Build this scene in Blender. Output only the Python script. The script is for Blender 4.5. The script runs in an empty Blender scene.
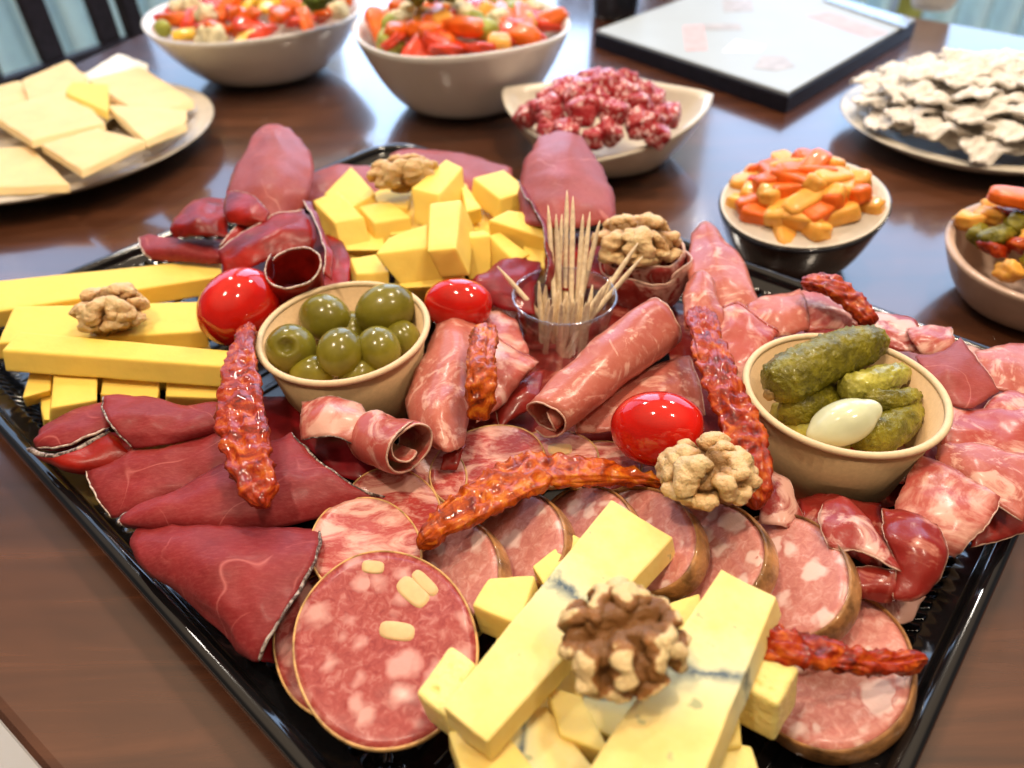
import bpy, bmesh, math, random
from mathutils import Vector, Matrix, noise
random.seed(7)
# ------------------------------------------------------------------ camera model (cm, table top is z = 0)
FPX, CH = 738.0, 24.5
_p, _r = math.radians(40), math.radians(-1.9)
FW = Vector((0, math.cos(_p), -math.sin(_p)))
_rt = Vector((1, 0, 0)); _up = _rt.cross(FW)
RT = _rt*math.cos(_r)+_up*math.sin(_r); UP = -_rt*math.sin(_r)+_up*math.cos(_r)
CAM = Vector((0, 0, CH))
def U(x, y, z):
    """point of the place, at height z cm, that the camera sees at x, y"""
    d = FW*FPX+RT*(x-512)-UP*(y-384)
    return CAM+d*((z-CH)/d.z)
def ppc(v):                                   # pixels per cm at a point
    return FPX/max(1, (v-CAM).dot(FW))
S = 0.01
sc = bpy.context.scene
COL = sc.collection
ORG = {}
# ------------------------------------------------------------------ materials
def newmat(name):
    m = bpy.data.materials.new(name); m.use_nodes = True
    nt = m.node_tree; b = nt.nodes['Principled BSDF']
    return m, nt, b
def nd(nt, t, **k):
    n = nt.nodes.new(t)
    for a, v in k.items():
        if a in n.inputs: n.inputs[a].default_value = v
        else: setattr(n, a, v)
    return n
def coords(nt, scale=100.0, stretch=(1, 1, 1)):
    """object coordinates in cm, shifted by a random amount per object"""
    tc = nd(nt, 'ShaderNodeTexCoord'); oi = nd(nt, 'ShaderNodeObjectInfo')
    mp = nd(nt, 'ShaderNodeMapping'); mp.inputs['Scale'].default_value = (scale*stretch[0], scale*stretch[1], scale*stretch[2])
    mul = nd(nt, 'ShaderNodeVectorMath', operation='SCALE'); cmb = nd(nt, 'ShaderNodeCombineXYZ')
    for i in range(3): nt.links.new(oi.outputs['Random'], cmb.inputs[i])
    nt.links.new(cmb.outputs[0], mul.inputs[0]); mul.inputs['Scale'].default_value = 57.0
    nt.links.new(tc.outputs['Object'], mp.inputs['Vector']); nt.links.new(mul.outputs[0], mp.inputs['Location'])
    return mp.outputs[0]
def ramp(nt, src, stops):
    r = nd(nt, 'ShaderNodeValToRGB'); cr = r.color_ramp
    while len(cr.elements) > 1: cr.elements.remove(cr.elements[-1])
    cr.elements[0].position, cr.elements[0].color = stops[0][0], (*stops[0][1], 1)
    for p, c in stops[1:]:
        e = cr.elements.new(p); e.color = (*c, 1)
    nt.links.new(src, r.inputs[0]); return r.outputs[0]
def ntex(nt, vec, scale, detail=4, rough=.55, dist=0):
    n = nd(nt, 'ShaderNodeTexNoise'); n.inputs['Scale'].default_value = scale; n.inputs['Detail'].default_value = detail
    n.inputs['Roughness'].default_value = rough; n.inputs['Distortion'].default_value = dist
    nt.links.new(vec, n.inputs['Vector']); return n.outputs[0]
def mixc(nt, fac, a, b, mode='MIX'):
    m = nd(nt, 'ShaderNodeMix', data_type='RGBA', blend_type=mode)
    for s, i in ((fac, 0), (a, 6), (b, 7)):
        if isinstance(s, (int, float)): m.inputs[i].default_value = s
        elif isinstance(s, tuple): m.inputs[i].default_value = (*s, 1)
        else: nt.links.new(s, m.inputs[i])
    return m.outputs[2]
def bump(nt, b, src, dist=.0005, strength=1.0):
    n = nd(nt, 'ShaderNodeBump'); n.inputs['Distance'].default_value = dist; n.inputs['Strength'].default_value = strength
    nt.links.new(src, n.inputs['Height']); nt.links.new(n.outputs[0], b.inputs['Normal'])
def setb(b, col=None, rough=None, sss=None, srad=None, **k):
    k.setdefault('Specular_IOR_Level', .2)
    if col: b.inputs['Base Color'].default_value = (*col, 1)
    if rough is not None: b.inputs['Roughness'].default_value = rough
    if sss:
        b.inputs['Subsurface Weight'].default_value = sss; b.inputs['Subsurface Scale'].default_value = .004
        b.inputs['Subsurface Radius'].default_value = srad or (1, .4, .25)
    for a, v in k.items(): b.inputs[a.replace('_', ' ')].default_value = v
M = {}
def plain(key, col, rough=.4, var=.12, nscale=1.5, bmp=0, sss=0, srad=None, **k):
    m, nt, b = newmat(key); v = coords(nt); f = ntex(nt, v, nscale, 5)
    dark = tuple(c*(1-var*1.6) for c in col); lite = tuple(min(1, c*(1+var)) for c in col)
    nt.links.new(ramp(nt, f, [(.3, dark), (.7, lite)]), b.inputs['Base Color'])
    setb(b, None, rough, sss, srad, **k)
    if bmp: bump(nt, b, ntex(nt, v, nscale*4, 4), bmp)
    M[key] = m; return m
def marbled(key, lean, fat, thr, width, scale, rough=.3, fibre=.25, dist=1.5, alt=None, coat=.3, sss=.15, stretch=(1, 1, 1)):
    """meat: lean with streaks of fat"""
    m, nt, b = newmat(key); v = coords(nt, stretch=stretch)
    f = ntex(nt, v, scale, 6, .62, dist)
    fine = ntex(nt, v, scale*7, 4, .6, .5)
    lean2 = alt or tuple(c*.62 for c in lean)
    base = ramp(nt, ntex(nt, v, scale*.7, 3), [(.35, lean2), (.65, lean)])
    base = mixc(nt, ramp(nt, fine, [(.5, (0, 0, 0)), (.75, (fibre,)*3)]), base, fat)
    mask = ramp(nt, f, [(max(0, thr-width), (0, 0, 0)), (thr, (1, 1, 1))])
    nt.links.new(mixc(nt, mask, base, fat), b.inputs['Base Color'])
    setb(b, None, rough, sss, Coat_Weight=coat, Coat_Roughness=.18)
    bump(nt, b, fine, .0004, .5)
    M[key] = m; return m
def veined(key, lean, fat, scale=.3, w=.006, rough=.33, coat=.25):
    """dried beef: even lean with fine pale fibres and thin vein lines"""
    m, nt, b = newmat(key); v = coords(nt)
    f = ntex(nt, v, scale, 1, .4, .15)
    ln = nd(nt, 'ShaderNodeMath', operation='SUBTRACT'); nt.links.new(f, ln.inputs[0]); ln.inputs[1].default_value = .5
    ab = nd(nt, 'ShaderNodeMath', operation='ABSOLUTE'); nt.links.new(ln.outputs[0], ab.inputs[0])
    brk = ramp(nt, ntex(nt, v, scale*1.6, 2), [(.42, (0, 0, 0)), (.58, (.7,)*3)])
    line = mixc(nt, 1.0, ramp(nt, ab.outputs[0], [(0, (1, 1, 1)), (w, (0, 0, 0))]), brk, 'MULTIPLY')
    v2 = coords(nt, stretch=(3, 9, 6))
    fine = ntex(nt, v2, 1.1, 6, .7)
    base = ramp(nt, ntex(nt, v, .45, 3), [(.3, tuple(c*.7 for c in lean)), (.7, lean)])
    base = mixc(nt, ramp(nt, fine, [(.45, (0, 0, 0)), (.8, (.28,)*3)]), base, fat)
    nt.links.new(mixc(nt, line, base, fat), b.inputs['Base Color'])
    setb(b, None, rough, .12, Coat_Weight=coat, Coat_Roughness=.25)
    bump(nt, b, fine, .0003, .5)
    M[key] = m; return m
def sausage(key, lean, lean2, fat, sc1, thr, rough=.36, coat=.25, soft=.07):
    m, nt, b = newmat(key); v = coords(nt)
    # warped cells: fat lumps
    w = nd(nt, 'ShaderNodeTexNoise'); w.inputs['Scale'].default_value = 1.3; nt.links.new(v, w.inputs['Vector'])
    ad = nd(nt, 'ShaderNodeVectorMath', operation='MULTIPLY_ADD'); nt.links.new(w.outputs['Color'], ad.inputs[0])
    ad.inputs[1].default_value = (1.0, 1.0, 1.0); nt.links.new(v, ad.inputs[2])
    vo = nd(nt, 'ShaderNodeTexVoronoi'); vo.inputs['Scale'].default_value = sc1; vo.inputs['Randomness'].default_value = 1
    nt.links.new(ad.outputs[0], vo.inputs['Vector'])
    sepc = nd(nt, 'ShaderNodeSeparateColor'); nt.links.new(vo.outputs['Color'], sepc.inputs[0])
    th = nd(nt, 'ShaderNodeMath', operation='MULTIPLY_ADD'); nt.links.new(sepc.outputs[0], th.inputs[0]); th.inputs[1].default_value = .42; th.inputs[2].default_value = thr
    sub = nd(nt, 'ShaderNodeMath', operation='SUBTRACT'); nt.links.new(th.outputs[0], sub.inputs[0]); nt.links.new(vo.outputs['Distance'], sub.inputs[1])
    lump = ramp(nt, sub.outputs[0], [(0, (0, 0, 0)), (soft, (1, 1, 1))])
    fine = ntex(nt, v, 3.2, 5, .65, .8)
    base = ramp(nt, fine, [(.36, lean2), (.52, lean), (.68, tuple(a*.45+c*.55 for a, c in zip(fat, lean)))])
    nt.links.new(mixc(nt, lump, base, fat), b.inputs['Base Color'])
    setb(b, None, rough, .08, Coat_Weight=coat, Coat_Roughness=.2)
    bump(nt, b, fine, .0004, .5)
    M[key] = m; return m

def dried(key, dark, mid, lite):
    m, nt, b = newmat(key); v = coords(nt, stretch=(1, 1, 1))
    f = ntex(nt, v, 1.3, 6, .65, 1.2)
    nt.links.new(ramp(nt, f, [(.32, dark), (.5, mid), (.68, lite)]), b.inputs['Base Color'])
    setb(b, None, .4, Specular_IOR_Level=.12, Coat_Weight=.45, Coat_Roughness=.06); bump(nt, b, ntex(nt, v, 4, 3, .5), .0005, 1.0); M[key] = m
veined('dried_beef', (.27, .024, .026), (.52, .14, .13), rough=.48, coat=.06)
veined('dried_beef_pink', (.34, .060, .050), (.56, .20, .17), rough=.45, coat=.08)
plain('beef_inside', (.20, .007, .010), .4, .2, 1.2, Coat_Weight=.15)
plain('beef_glossy', (.27, .010, .005), .36, .35, .6, bmp=.0004, Coat_Weight=.12, Coat_Roughness=.25)
marbled('dry_rind', (.09, .055, .05), (.5, .42, .38), .6, .15, 3, .7, .2, coat=0)
marbled('pale_rind', (.48, .30, .25), (.75, .6, .52), .55, .12, 3, .5, .2, coat=.2)
marbled('ham', (.50, .15, .105), (.68, .36, .28), .64, .10, .42, .34, .3, dist=3.2, alt=(.40, .09, .065), coat=.2, sss=.06)
marbled('coppa', (.34, .040, .032), (.66, .37, .30), .56, .09, .35, .32, .2, dist=2.2, alt=(.27, .026, .022), coat=.2, sss=.06)
marbled('coppa_pale', (.45, .105, .078), (.68, .37, .29), .60, .14, .34, .32, .25, dist=2.2, alt=(.38, .06, .045), coat=.2, sss=.06)
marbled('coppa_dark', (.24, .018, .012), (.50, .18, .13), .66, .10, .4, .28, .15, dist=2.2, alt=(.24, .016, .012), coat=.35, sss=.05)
plain('red_edge', (.33, .045, .02), .25, .4, 2.5, Coat_Weight=.6)
plain('fat_edge', (.68, .44, .34), .35, .2, 2.5, bmp=.0005, Coat_Weight=.4)
sausage('salami', (.36, .065, .055), (.27, .035, .032), (.60, .29, .25), 1.1, .27, soft=.3)
marbled('salami_streaky', (.42, .06, .05), (.68, .36, .29), .60, .16, .8, .33, .5, dist=1.2, alt=(.33, .035, .03), coat=.2, sss=.06, stretch=(.7, 1.5, 1))
sausage('cooked_sausage', (.58, .235, .195), (.50, .17, .14), (.78, .54, .48), .95, .14, soft=.14)
plain('casing_tan', (.62, .36, .14), .4, .35, 2)
plain('skin_brown', (.40, .19, .07), .35, .45, 1.2, bmp=.0006, Coat_Weight=.35)
plain('cheese_lump', (.70, .46, .22), .4, .08, 1.5, sss=.2)
CS = (1, .7, .3)
plain('cheese', (.86, .60, .12), .5, .04, .6, bmp=.0002, sss=.25, srad=CS)
plain('cheese_pale', (.85, .64, .19), .52, .05, .8, bmp=.0003, sss=.3, srad=CS)
plain('cheese_slice', (.82, .60, .30), .5, .06, .5, sss=.25, srad=CS)
plain('cheese_white', (.9, .87, .8), .5, .03, .5, sss=.2)
plain('swiss', (.88, .71, .26), .4, .06, 1.2, bmp=.0006, sss=.35, srad=CS)
plain('walnut_x', (.6, .4, .2), .5)
dried('sundried', (.08, .005, .001), (.32, .024, .003), (.55, .12, .010))
dried('sundried_orange', (.13, .010, .001), (.44, .065, .004), (.66, .22, .015))
plain('olive', (.20, .17, .016), .24, .2, .8, sss=.2, srad=(1, .9, .3), Coat_Weight=.5, Coat_Roughness=.15)
plain('gherkin', (.20, .17, .012), .3, .4, 1.4, bmp=.0012, sss=.15, srad=(1, .9, .3), Coat_Weight=.25, Coat_Roughness=.15)
plain('gherkin_yellow', (.42, .38, .06), .3, .3, 1.4, bmp=.0006, sss=.2, srad=(1, .9, .3), Coat_Weight=.6)
plain('gherkin_end', (.40, .25, .09), .5, .3, 3)
plain('onion', (.66, .68, .46), .18, .06, .7, sss=.6, srad=(1, 1, .8), Coat_Weight=.6)
plain('kraft', (.58, .39, .20), .62, .05, 6, bmp=.0001)
plain('kraft_light', (.72, .55, .34), .55, .05, 5)
plain('toothpick', (.93, .73, .50), .55, .15, 4)
plain('white_ceramic', (.80, .77, .73), .22, .03, .3, Coat_Weight=.4)
plain('grey_ceramic', (.60, .53, .43), .3, .08, .5, Coat_Weight=.3)
plain('cream_ceramic', (.66, .60, .50), .3, .05, .4, Coat_Weight=.3)
plain('black_glaze', (.02, .022, .03), .15, .3, .5, Coat_Weight=.6)
plain('clay_ceramic', (.52, .36, .27), .35, .1, .5, Coat_Weight=.3)
plain('carrot_orange', (.80, .15, .015), .35, .2, .8, sss=.25, Coat_Weight=.3)
plain('carrot_pale', (.84, .40, .07), .35, .15, .8, sss=.25, Coat_Weight=.3)
plain('pepper_red', (.72, .06, .02), .25, .25, .7, sss=.15, Coat_Weight=.5)
plain('pepper_yellow', (.86, .52, .05), .28, .15, .7, sss=.2, Coat_Weight=.4)
plain('cauliflower', (.80, .70, .45), .5, .15, 1.5, bmp=.001)
plain('broccoli', (.16, .24, .04), .6, .45, 2.5, bmp=.001)
plain('bean_green', (.36, .38, .07), .35, .25, 1)
sausage('cubed_salami', (.42, .03, .035), (.30, .012, .02), (.80, .48, .48), 2.2, .16)
plain('flatbread', (.84, .78, .70), .85, .10, 2.0, bmp=.001)
plain('black_plastic', (.006, .006, .007), .12, .1, 1, Specular_IOR_Level=.5, Coat_Weight=.5, Coat_Roughness=.06)
plain('board_white', (.44, .49, .52), .35, .02, .2, Specular_IOR_Level=.08)
plain('board_black', (.012, .012, .02), .3, .2, 1)
plain('steel', (.6, .62, .66), .2, .1, 1, Metallic=.9)
plain('pink_paper', (.70, .42, .42), .5, .1, 1)
plain('grey_mark', (.45, .42, .42), .4, .15, 1)
plain('white_paper', (.85, .86, .88), .5, .03, 1)
plain('chair_wood', (.018, .014, .018), .35, .3, 1)
plain('cushion', (.42, .50, .60), .8, .1, .3)
plain('curtain', (.50, .78, 1.0), .8, .06, .2)
plain('curtain_green', (.35, .38, .12), .8, .1, .3)
plain('wall_paint', (.55, .62, .70), .8, .04, .1)
plain('frame_white', (.7, .7, .7), .4, .04, .1)
# walnut: pale where the skin is rubbed off the ridges, brown skin between
def walnutmat(key, skin, flesh, lo, hi):
    m, nt, b = newmat(key); v = coords(nt)
    at = nd(nt, 'ShaderNodeAttribute', attribute_name='ridge')
    f = ntex(nt, v, 3.5, 5, .6)
    ad = nd(nt, 'ShaderNodeMath', operation='MULTIPLY_ADD'); nt.links.new(f, ad.inputs[0]); ad.inputs[1].default_value = .55; nt.links.new(at.outputs['Fac'], ad.inputs[2])
    nt.links.new(ramp(nt, ad.outputs[0], [(lo, tuple(c*.6 for c in skin)), ((lo+hi)/2, skin), (hi, flesh)]), b.inputs['Base Color'])
    setb(b, None, .45, .15, Coat_Weight=.2, Coat_Roughness=.3); bump(nt, b, ntex(nt, v, 7, 5), .0014, .9); M[key] = m
walnutmat('walnut', (.50, .27, .10), (.72, .49, .24), .25, 1.15)
walnutmat('walnut_brown', (.34, .14, .035), (.74, .54, .26), .75, 1.5)
# blue cheese: attribute u runs along the bar, the vein crosses it
def bluecheese(key, at_, wd):
    m, nt, b = newmat(key); v = coords(nt)
    at = nd(nt, 'ShaderNodeAttribute', attribute_name='along')
    f = ntex(nt, v, .8, 5, .65); spk = ntex(nt, v, 1.6, 3, .5)
    ad = nd(nt, 'ShaderNodeMath', operation='MULTIPLY_ADD'); nt.links.new(f, ad.inputs[0]); ad.inputs[1].default_value = .22; nt.links.new(at.outputs['Fac'], ad.inputs[2])
    s = nd(nt, 'ShaderNodeMath', operation='SUBTRACT'); nt.links.new(ad.outputs[0], s.inputs[0]); s.inputs[1].default_value = at_+.11
    a = nd(nt, 'ShaderNodeMath', operation='ABSOLUTE'); nt.links.new(s.outputs[0], a.inputs[0])
    base = ramp(nt, f, [(.3, (.78, .58, .18)), (.7, (.85, .68, .27))])
    zone = ramp(nt, a.outputs[0], [(0, (.75, .75, .75)), (wd*4, (0, 0, 0))])
    base = mixc(nt, zone, base, (.56, .60, .42))
    core = mixc(nt, 1., ramp(nt, a.outputs[0], [(0, (1, 1, 1)), (wd, (0, 0, 0))]), ramp(nt, spk, [(.35, (.15,)*3), (.55, (1, 1, 1))]), 'MULTIPLY')
    base = mixc(nt, core, base, (.05, .08, .11))
    dots = ramp(nt, spk, [(.68, (0, 0, 0)), (.73, (.8, .8, .8))])
    base = mixc(nt, dots, base, (.33, .36, .18))
    nt.links.new(base, b.inputs['Base Color']); setb(b, None, .55, .3, CS, Specular_IOR_Level=.2)
    bump(nt, b, spk, .0004, .6); M[key] = m
bluecheese('blue_cheese', .47, .045); bluecheese('blue_cheese_low', .47, .06); bluecheese('blue_cheese_dark', .5, .06)
def woodmat():
    m, nt, b = newmat('dark_wood')
    tc = nd(nt, 'ShaderNodeTexCoord'); mp = nd(nt, 'ShaderNodeMapping'); nt.links.new(tc.outputs['Object'], mp.inputs['Vector'])
    mp.inputs['Rotation'].default_value = (0, 0, math.radians(42)); mp.inputs['Scale'].default_value = (5, 60, 20)
    f = ntex(nt, mp.outputs[0], 1, 7, .6, .6)
    mp2 = nd(nt, 'ShaderNodeMapping'); nt.links.new(tc.outputs['Object'], mp2.inputs['Vector']); mp2.inputs['Scale'].default_value = (6, 6, 6)
    big = ntex(nt, mp2.outputs[0], 1, 3)
    c = ramp(nt, f, [(.3, (.04, .013, .006)), (.55, (.10, .033, .013)), (.75, (.17, .060, .026))])
    nt.links.new(mixc(nt, ramp(nt, big, [(.35, (.0,)*3), (.65, (.5,)*3)]), c, (.06, .018, .008)), b.inputs['Base Color'])
    setb(b, None, .24, Specular_IOR_Level=.5, Coat_Weight=1.0, Coat_Roughness=.10, Coat_IOR=1.68); bump(nt, b, f, .0003, .35); M['dark_wood'] = m
woodmat()
def tilemat():
    m, nt, b = newmat('floor_tile')
    tc = nd(nt, 'ShaderNodeTexCoord'); mp = nd(nt, 'ShaderNodeMapping'); nt.links.new(tc.outputs['Object'], mp.inputs['Vector'])
    br = nd(nt, 'ShaderNodeTexBrick'); nt.links.new(mp.outputs[0], br.inputs['Vector']); br.offset = 0
    br.inputs['Scale'].default_value = 1; br.inputs['Brick Width'].default_value = .6; br.inputs['Row Height'].default_value = .6; br.inputs['Mortar Size'].default_value = .004
    br.inputs['Color1'].default_value = (.78, .73, .66, 1); br.inputs['Color2'].default_value = (.74, .70, .64, 1); br.inputs['Mortar'].default_value = (.45, .42, .4, 1)
    nt.links.new(br.outputs[0], b.inputs['Base Color']); setb(b, None, .35); M['floor_tile'] = m
tilemat()
def clearmat():
    m, nt, b = newmat('clear_plastic')
    out = nt.nodes['Material Output']; nt.nodes.remove(b)
    tr = nd(nt, 'ShaderNodeBsdfTransparent'); tr.inputs[0].default_value = (.93, .93, .95, 1)
    gl = nd(nt, 'ShaderNodeBsdfGlossy'); gl.inputs['Roughness'].default_value = .06
    lw = nd(nt, 'ShaderNodeLayerWeight'); lw.inputs[0].default_value = .25
    r = nd(nt, 'ShaderNodeMapRange'); nt.links.new(lw.outputs['Facing'], r.inputs[0]); r.inputs[3].default_value = .06; r.inputs[4].default_value = .6
    mx = nd(nt, 'ShaderNodeMixShader'); nt.links.new(r.outputs[0], mx.inputs[0]); nt.links.new(tr.outputs[0], mx.inputs[1]); nt.links.new(gl.outputs[0], mx.inputs[2])
    nt.links.new(mx.outputs[0], out.inputs[0]); M['clear_plastic'] = m
clearmat()
# ------------------------------------------------------------------ mesh helpers
def mk(name, verts, faces, mat, parent=None, smooth=True, attr=None, org=None):
    me = bpy.data.meshes.new(name)
    n = len(verts); vs = [Vector(v) for v in verts]
    if org is None:
        org = Vector((sum(v.x for v in vs)/n, sum(v.y for v in vs)/n, min(v.z for v in vs)))
    me.from_pydata([(v-org)*S for v in vs], [], faces)
    if smooth: me.polygons.foreach_set('use_smooth', [True]*len(me.polygons))
    me.materials.append(M[mat])
    if attr:
        a = me.attributes.new(attr[0], 'FLOAT', 'POINT'); a.data.foreach_set('value', attr[1])
    bm = bmesh.new(); bm.from_mesh(me); bmesh.ops.recalc_face_normals(bm, faces=bm.faces[:]); bm.to_mesh(me); bm.free()
    o = bpy.data.objects.new(name, me); COL.objects.link(o)
    ORG[o.name] = org
    if parent:
        o.parent = parent; o.location = (org-ORG[parent.name])*S
    else: o.location = org*S
    return o
def tag(o, label, cat, group=None):
    o['label'] = label; o['category'] = cat
    if group: o['group'] = group
    return o
def empty(name, loc):
    o = bpy.data.objects.new(name, None); COL.objects.link(o); o.location = Vector(loc)*S; ORG[o.name] = Vector(loc); o.empty_display_size = .01
    return o
def cr(p0, p1, p2, p3, t):
    return (p1*2+(p2-p0)*t+(p0*2-p1*5+p2*4-p3)*t*t+(p1*3-p0-p2*3+p3)*t*t*t)*.5
def spl(pts, n):
    e = [pts[0]*2-pts[1]]+list(pts)+[pts[-1]*2-pts[-2]]; out = []
    for i in range(len(pts)-1):
        for k in range(n): out.append(cr(e[i], e[i+1], e[i+2], e[i+3], k/n))
    out.append(pts[-1].copy()); return out
def sweep(path, radii, n=12, disp=None, upv=Vector((0, 0, 1)), curl=0.0):
    """closed tube along path; radii (a, b): a sideways, b up"""
    V = []; Fc = []; m = len(path)
    for i in range(m):
        t = (path[min(m-1, i+1)]-path[max(0, i-1)]).normalized()
        sd = t.cross(upv)
        sd = sd.normalized() if sd.length > 1e-4 else Vector((1, 0, 0))
        up = sd.cross(t)
        a, b = radii[i]
        for k in range(n):
            an = 2*math.pi*k/n
            ca, sa = math.cos(an), math.sin(an)
            p = path[i]+sd*(ca*a)+up*(sa*b+curl*ca*ca*a)
            if disp:
                nn = (sd*(ca*b)+up*(sa*a)).normalized(); p += nn*disp(p, i/(m-1), an)*min(1, b*6, a*6)
            V.append(p)
    for i in range(m-1):
        for k in range(n):
            Fc.append((i*n+k, i*n+(k+1) % n, (i+1)*n+(k+1) % n, (i+1)*n+k))
    Fc.append(tuple(range(n-1, -1, -1))); Fc.append(tuple((m-1)*n+k for k in range(n)))
    return V, Fc
def edge_tube(name, pts, r, mat, parent, seed=0):
    q = pts
    def d(p, u, an): return r*.6*noise.noise(p*3.5+Vector((seed, 0, 0)))
    m = len(q); rad = [(r*(.85+.3*noise.noise(p*2)), r) for p in q]; rad[0] = rad[-1] = (r*.3, r*.3)
    V, Fc = sweep(q, rad, 6, d)
    return mk(name, V, Fc, mat, parent)
def gridmesh(name, G, th, mat, parent=None, amp=.05, fr=.8, taper=.35):
    R, C = len(G), len(G[0]); sd = random.random()*90
    N = []
    for i in range(R):
        row = []
        for j in range(C):
            a = G[min(R-1, i+1)][j]-G[max(0, i-1)][j]; b = G[i][min(C-1, j+1)]-G[i][max(0, j-1)]
            n = a.cross(b); row.append(n.normalized() if n.length > 1e-7 else Vector((0, 0, 1)))
        N.append(row)
    for i in range(R):
        for j in range(C):
            p = G[i][j]; q = p*fr+Vector((sd, 0, 0))
            k = noise.noise(q)*1.4+.5*noise.noise(q*2.7)+1.1*noise.noise(Vector((p.x*.9-p.y*.5+sd, p.x*.25+p.y*.35, p.z*.5)))+(.8-1.6*abs(noise.noise(q*1.4+Vector((5, 5, 5)))))*.6
            G[i][j] = p+N[i][j]*amp*1.25*k
            if amp > 0 and (i in (0, R-1) or j in (0, C-1)):
                w = (p-G[min(R-2, max(1, i))][min(C-2, max(1, j))])
                if w.length > 1e-4: G[i][j] += w.normalized()*(.05*noise.noise(p*5)+.07*noise.noise(p*1.7))
    V = []
    for s in (1, -1):
        for i in range(R):
            for j in range(C):
                e = min(i, j, R-1-i, C-1-j); k = taper if e == 0 else (.8 if e == 1 else 1)
                V.append(G[i][j]+N[i][j]*(s*th*.5*k))
    Fc = []; o = R*C
    for i in range(R-1):
        for j in range(C-1):
            a, b, c, d = i*C+j, i*C+j+1, (i+1)*C+j+1, (i+1)*C+j
            Fc.append((a, b, c, d)); Fc.append((o+d, o+c, o+b, o+a))
    for j in range(C-1):
        Fc.append((j+1, j, o+j, o+j+1)); k = (R-1)*C; Fc.append((k+j, k+j+1, o+k+j+1, o+k+j))
    for i in range(R-1):
        Fc.append((i*C, (i+1)*C, o+(i+1)*C, o+i*C)); Fc.append(((i+1)*C+C-1, i*C+C-1, o+i*C+C-1, o+(i+1)*C+C-1))
    return mk(name, V, Fc, mat, parent)
def border(G, e):
    return {'top': lambda: G[0], 'bot': lambda: G[-1], 'left': lambda: [r[0] for r in G], 'right': lambda: [r[-1] for r in G]}[e]()
def dense(rows, n):
    zs = [p[2] for r in rows for p in r]; zm = sum(zs)/len(zs)
    rr = [spl([U(p[0], p[1], zm+.5*(p[2]-zm)) for p in r], n) for r in rows]
    cols = [spl([rr[i][j] for i in range(len(rr))], n) for j in range(len(rr[0]))]
    return [[cols[j][i] for j in range(len(cols))] for i in range(len(cols[0]))]
def sheet(name, rows, mat, label, cat, edges=(), emat='dry_rind', er=.055, th=.16, amp=.075, group=None, n=7, ename='rind', fr=.8):
    G = dense(rows, n)
    o = gridmesh(name, G, th, mat, amp=amp, fr=fr)
    for e in edges: edge_tube(ename, border(G, e), er, emat, o, random.random()*50)
    return tag(o, label, cat, group)
def roll(name, a, b, r0, r1, turns, a0, mat, label, cat, shr=.55, emat='fat_edge', th=.15, amp=.05, er=.06, ends=(0, 1), flat=.85, bend=0, ename='edge_fat', inner=None):
    A, B = U(*a), U(*b); ax = (B-A).normalized(); sd = ax.cross(Vector((0, 0, 1)))
    sd = sd.normalized() if sd.length > .05 else Vector((1, 0, 0)); up = sd.cross(ax)
    R, C = 22, int(34*turns); G = []
    for i in range(R):
        t = i/(R-1); c = A.lerp(B, t)+up*bend*math.sin(math.pi*t); r = r0+(r1-r0)*t; row = []
        for j in range(C):
            u = j/(C-1); an = a0+2*math.pi*turns*u+.25*math.sin(t*3+u*5)*.3; ut = turns*u; rr = r*(1-.09*min(ut, 1)-(shr*((ut-1)/max(.2, turns-1)) if ut > 1 else 0))*(1+.06*math.sin(an*2+t*4))
            off = ax*(.18*math.sin(an*1.5+a0))*(1-2*t)*0.9
            row.append(c+sd*(rr*math.cos(an))+up*(rr*flat*math.sin(an))+off)
        G.append(row)
    o = gridmesh(name, G, th, mat, amp=amp)
    if 0 in ends: edge_tube(ename, G[0], er, emat, o, 1)
    if 1 in ends: edge_tube(ename, G[-1], er, emat, o, 7)
    return tag(o, label, cat)
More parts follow.
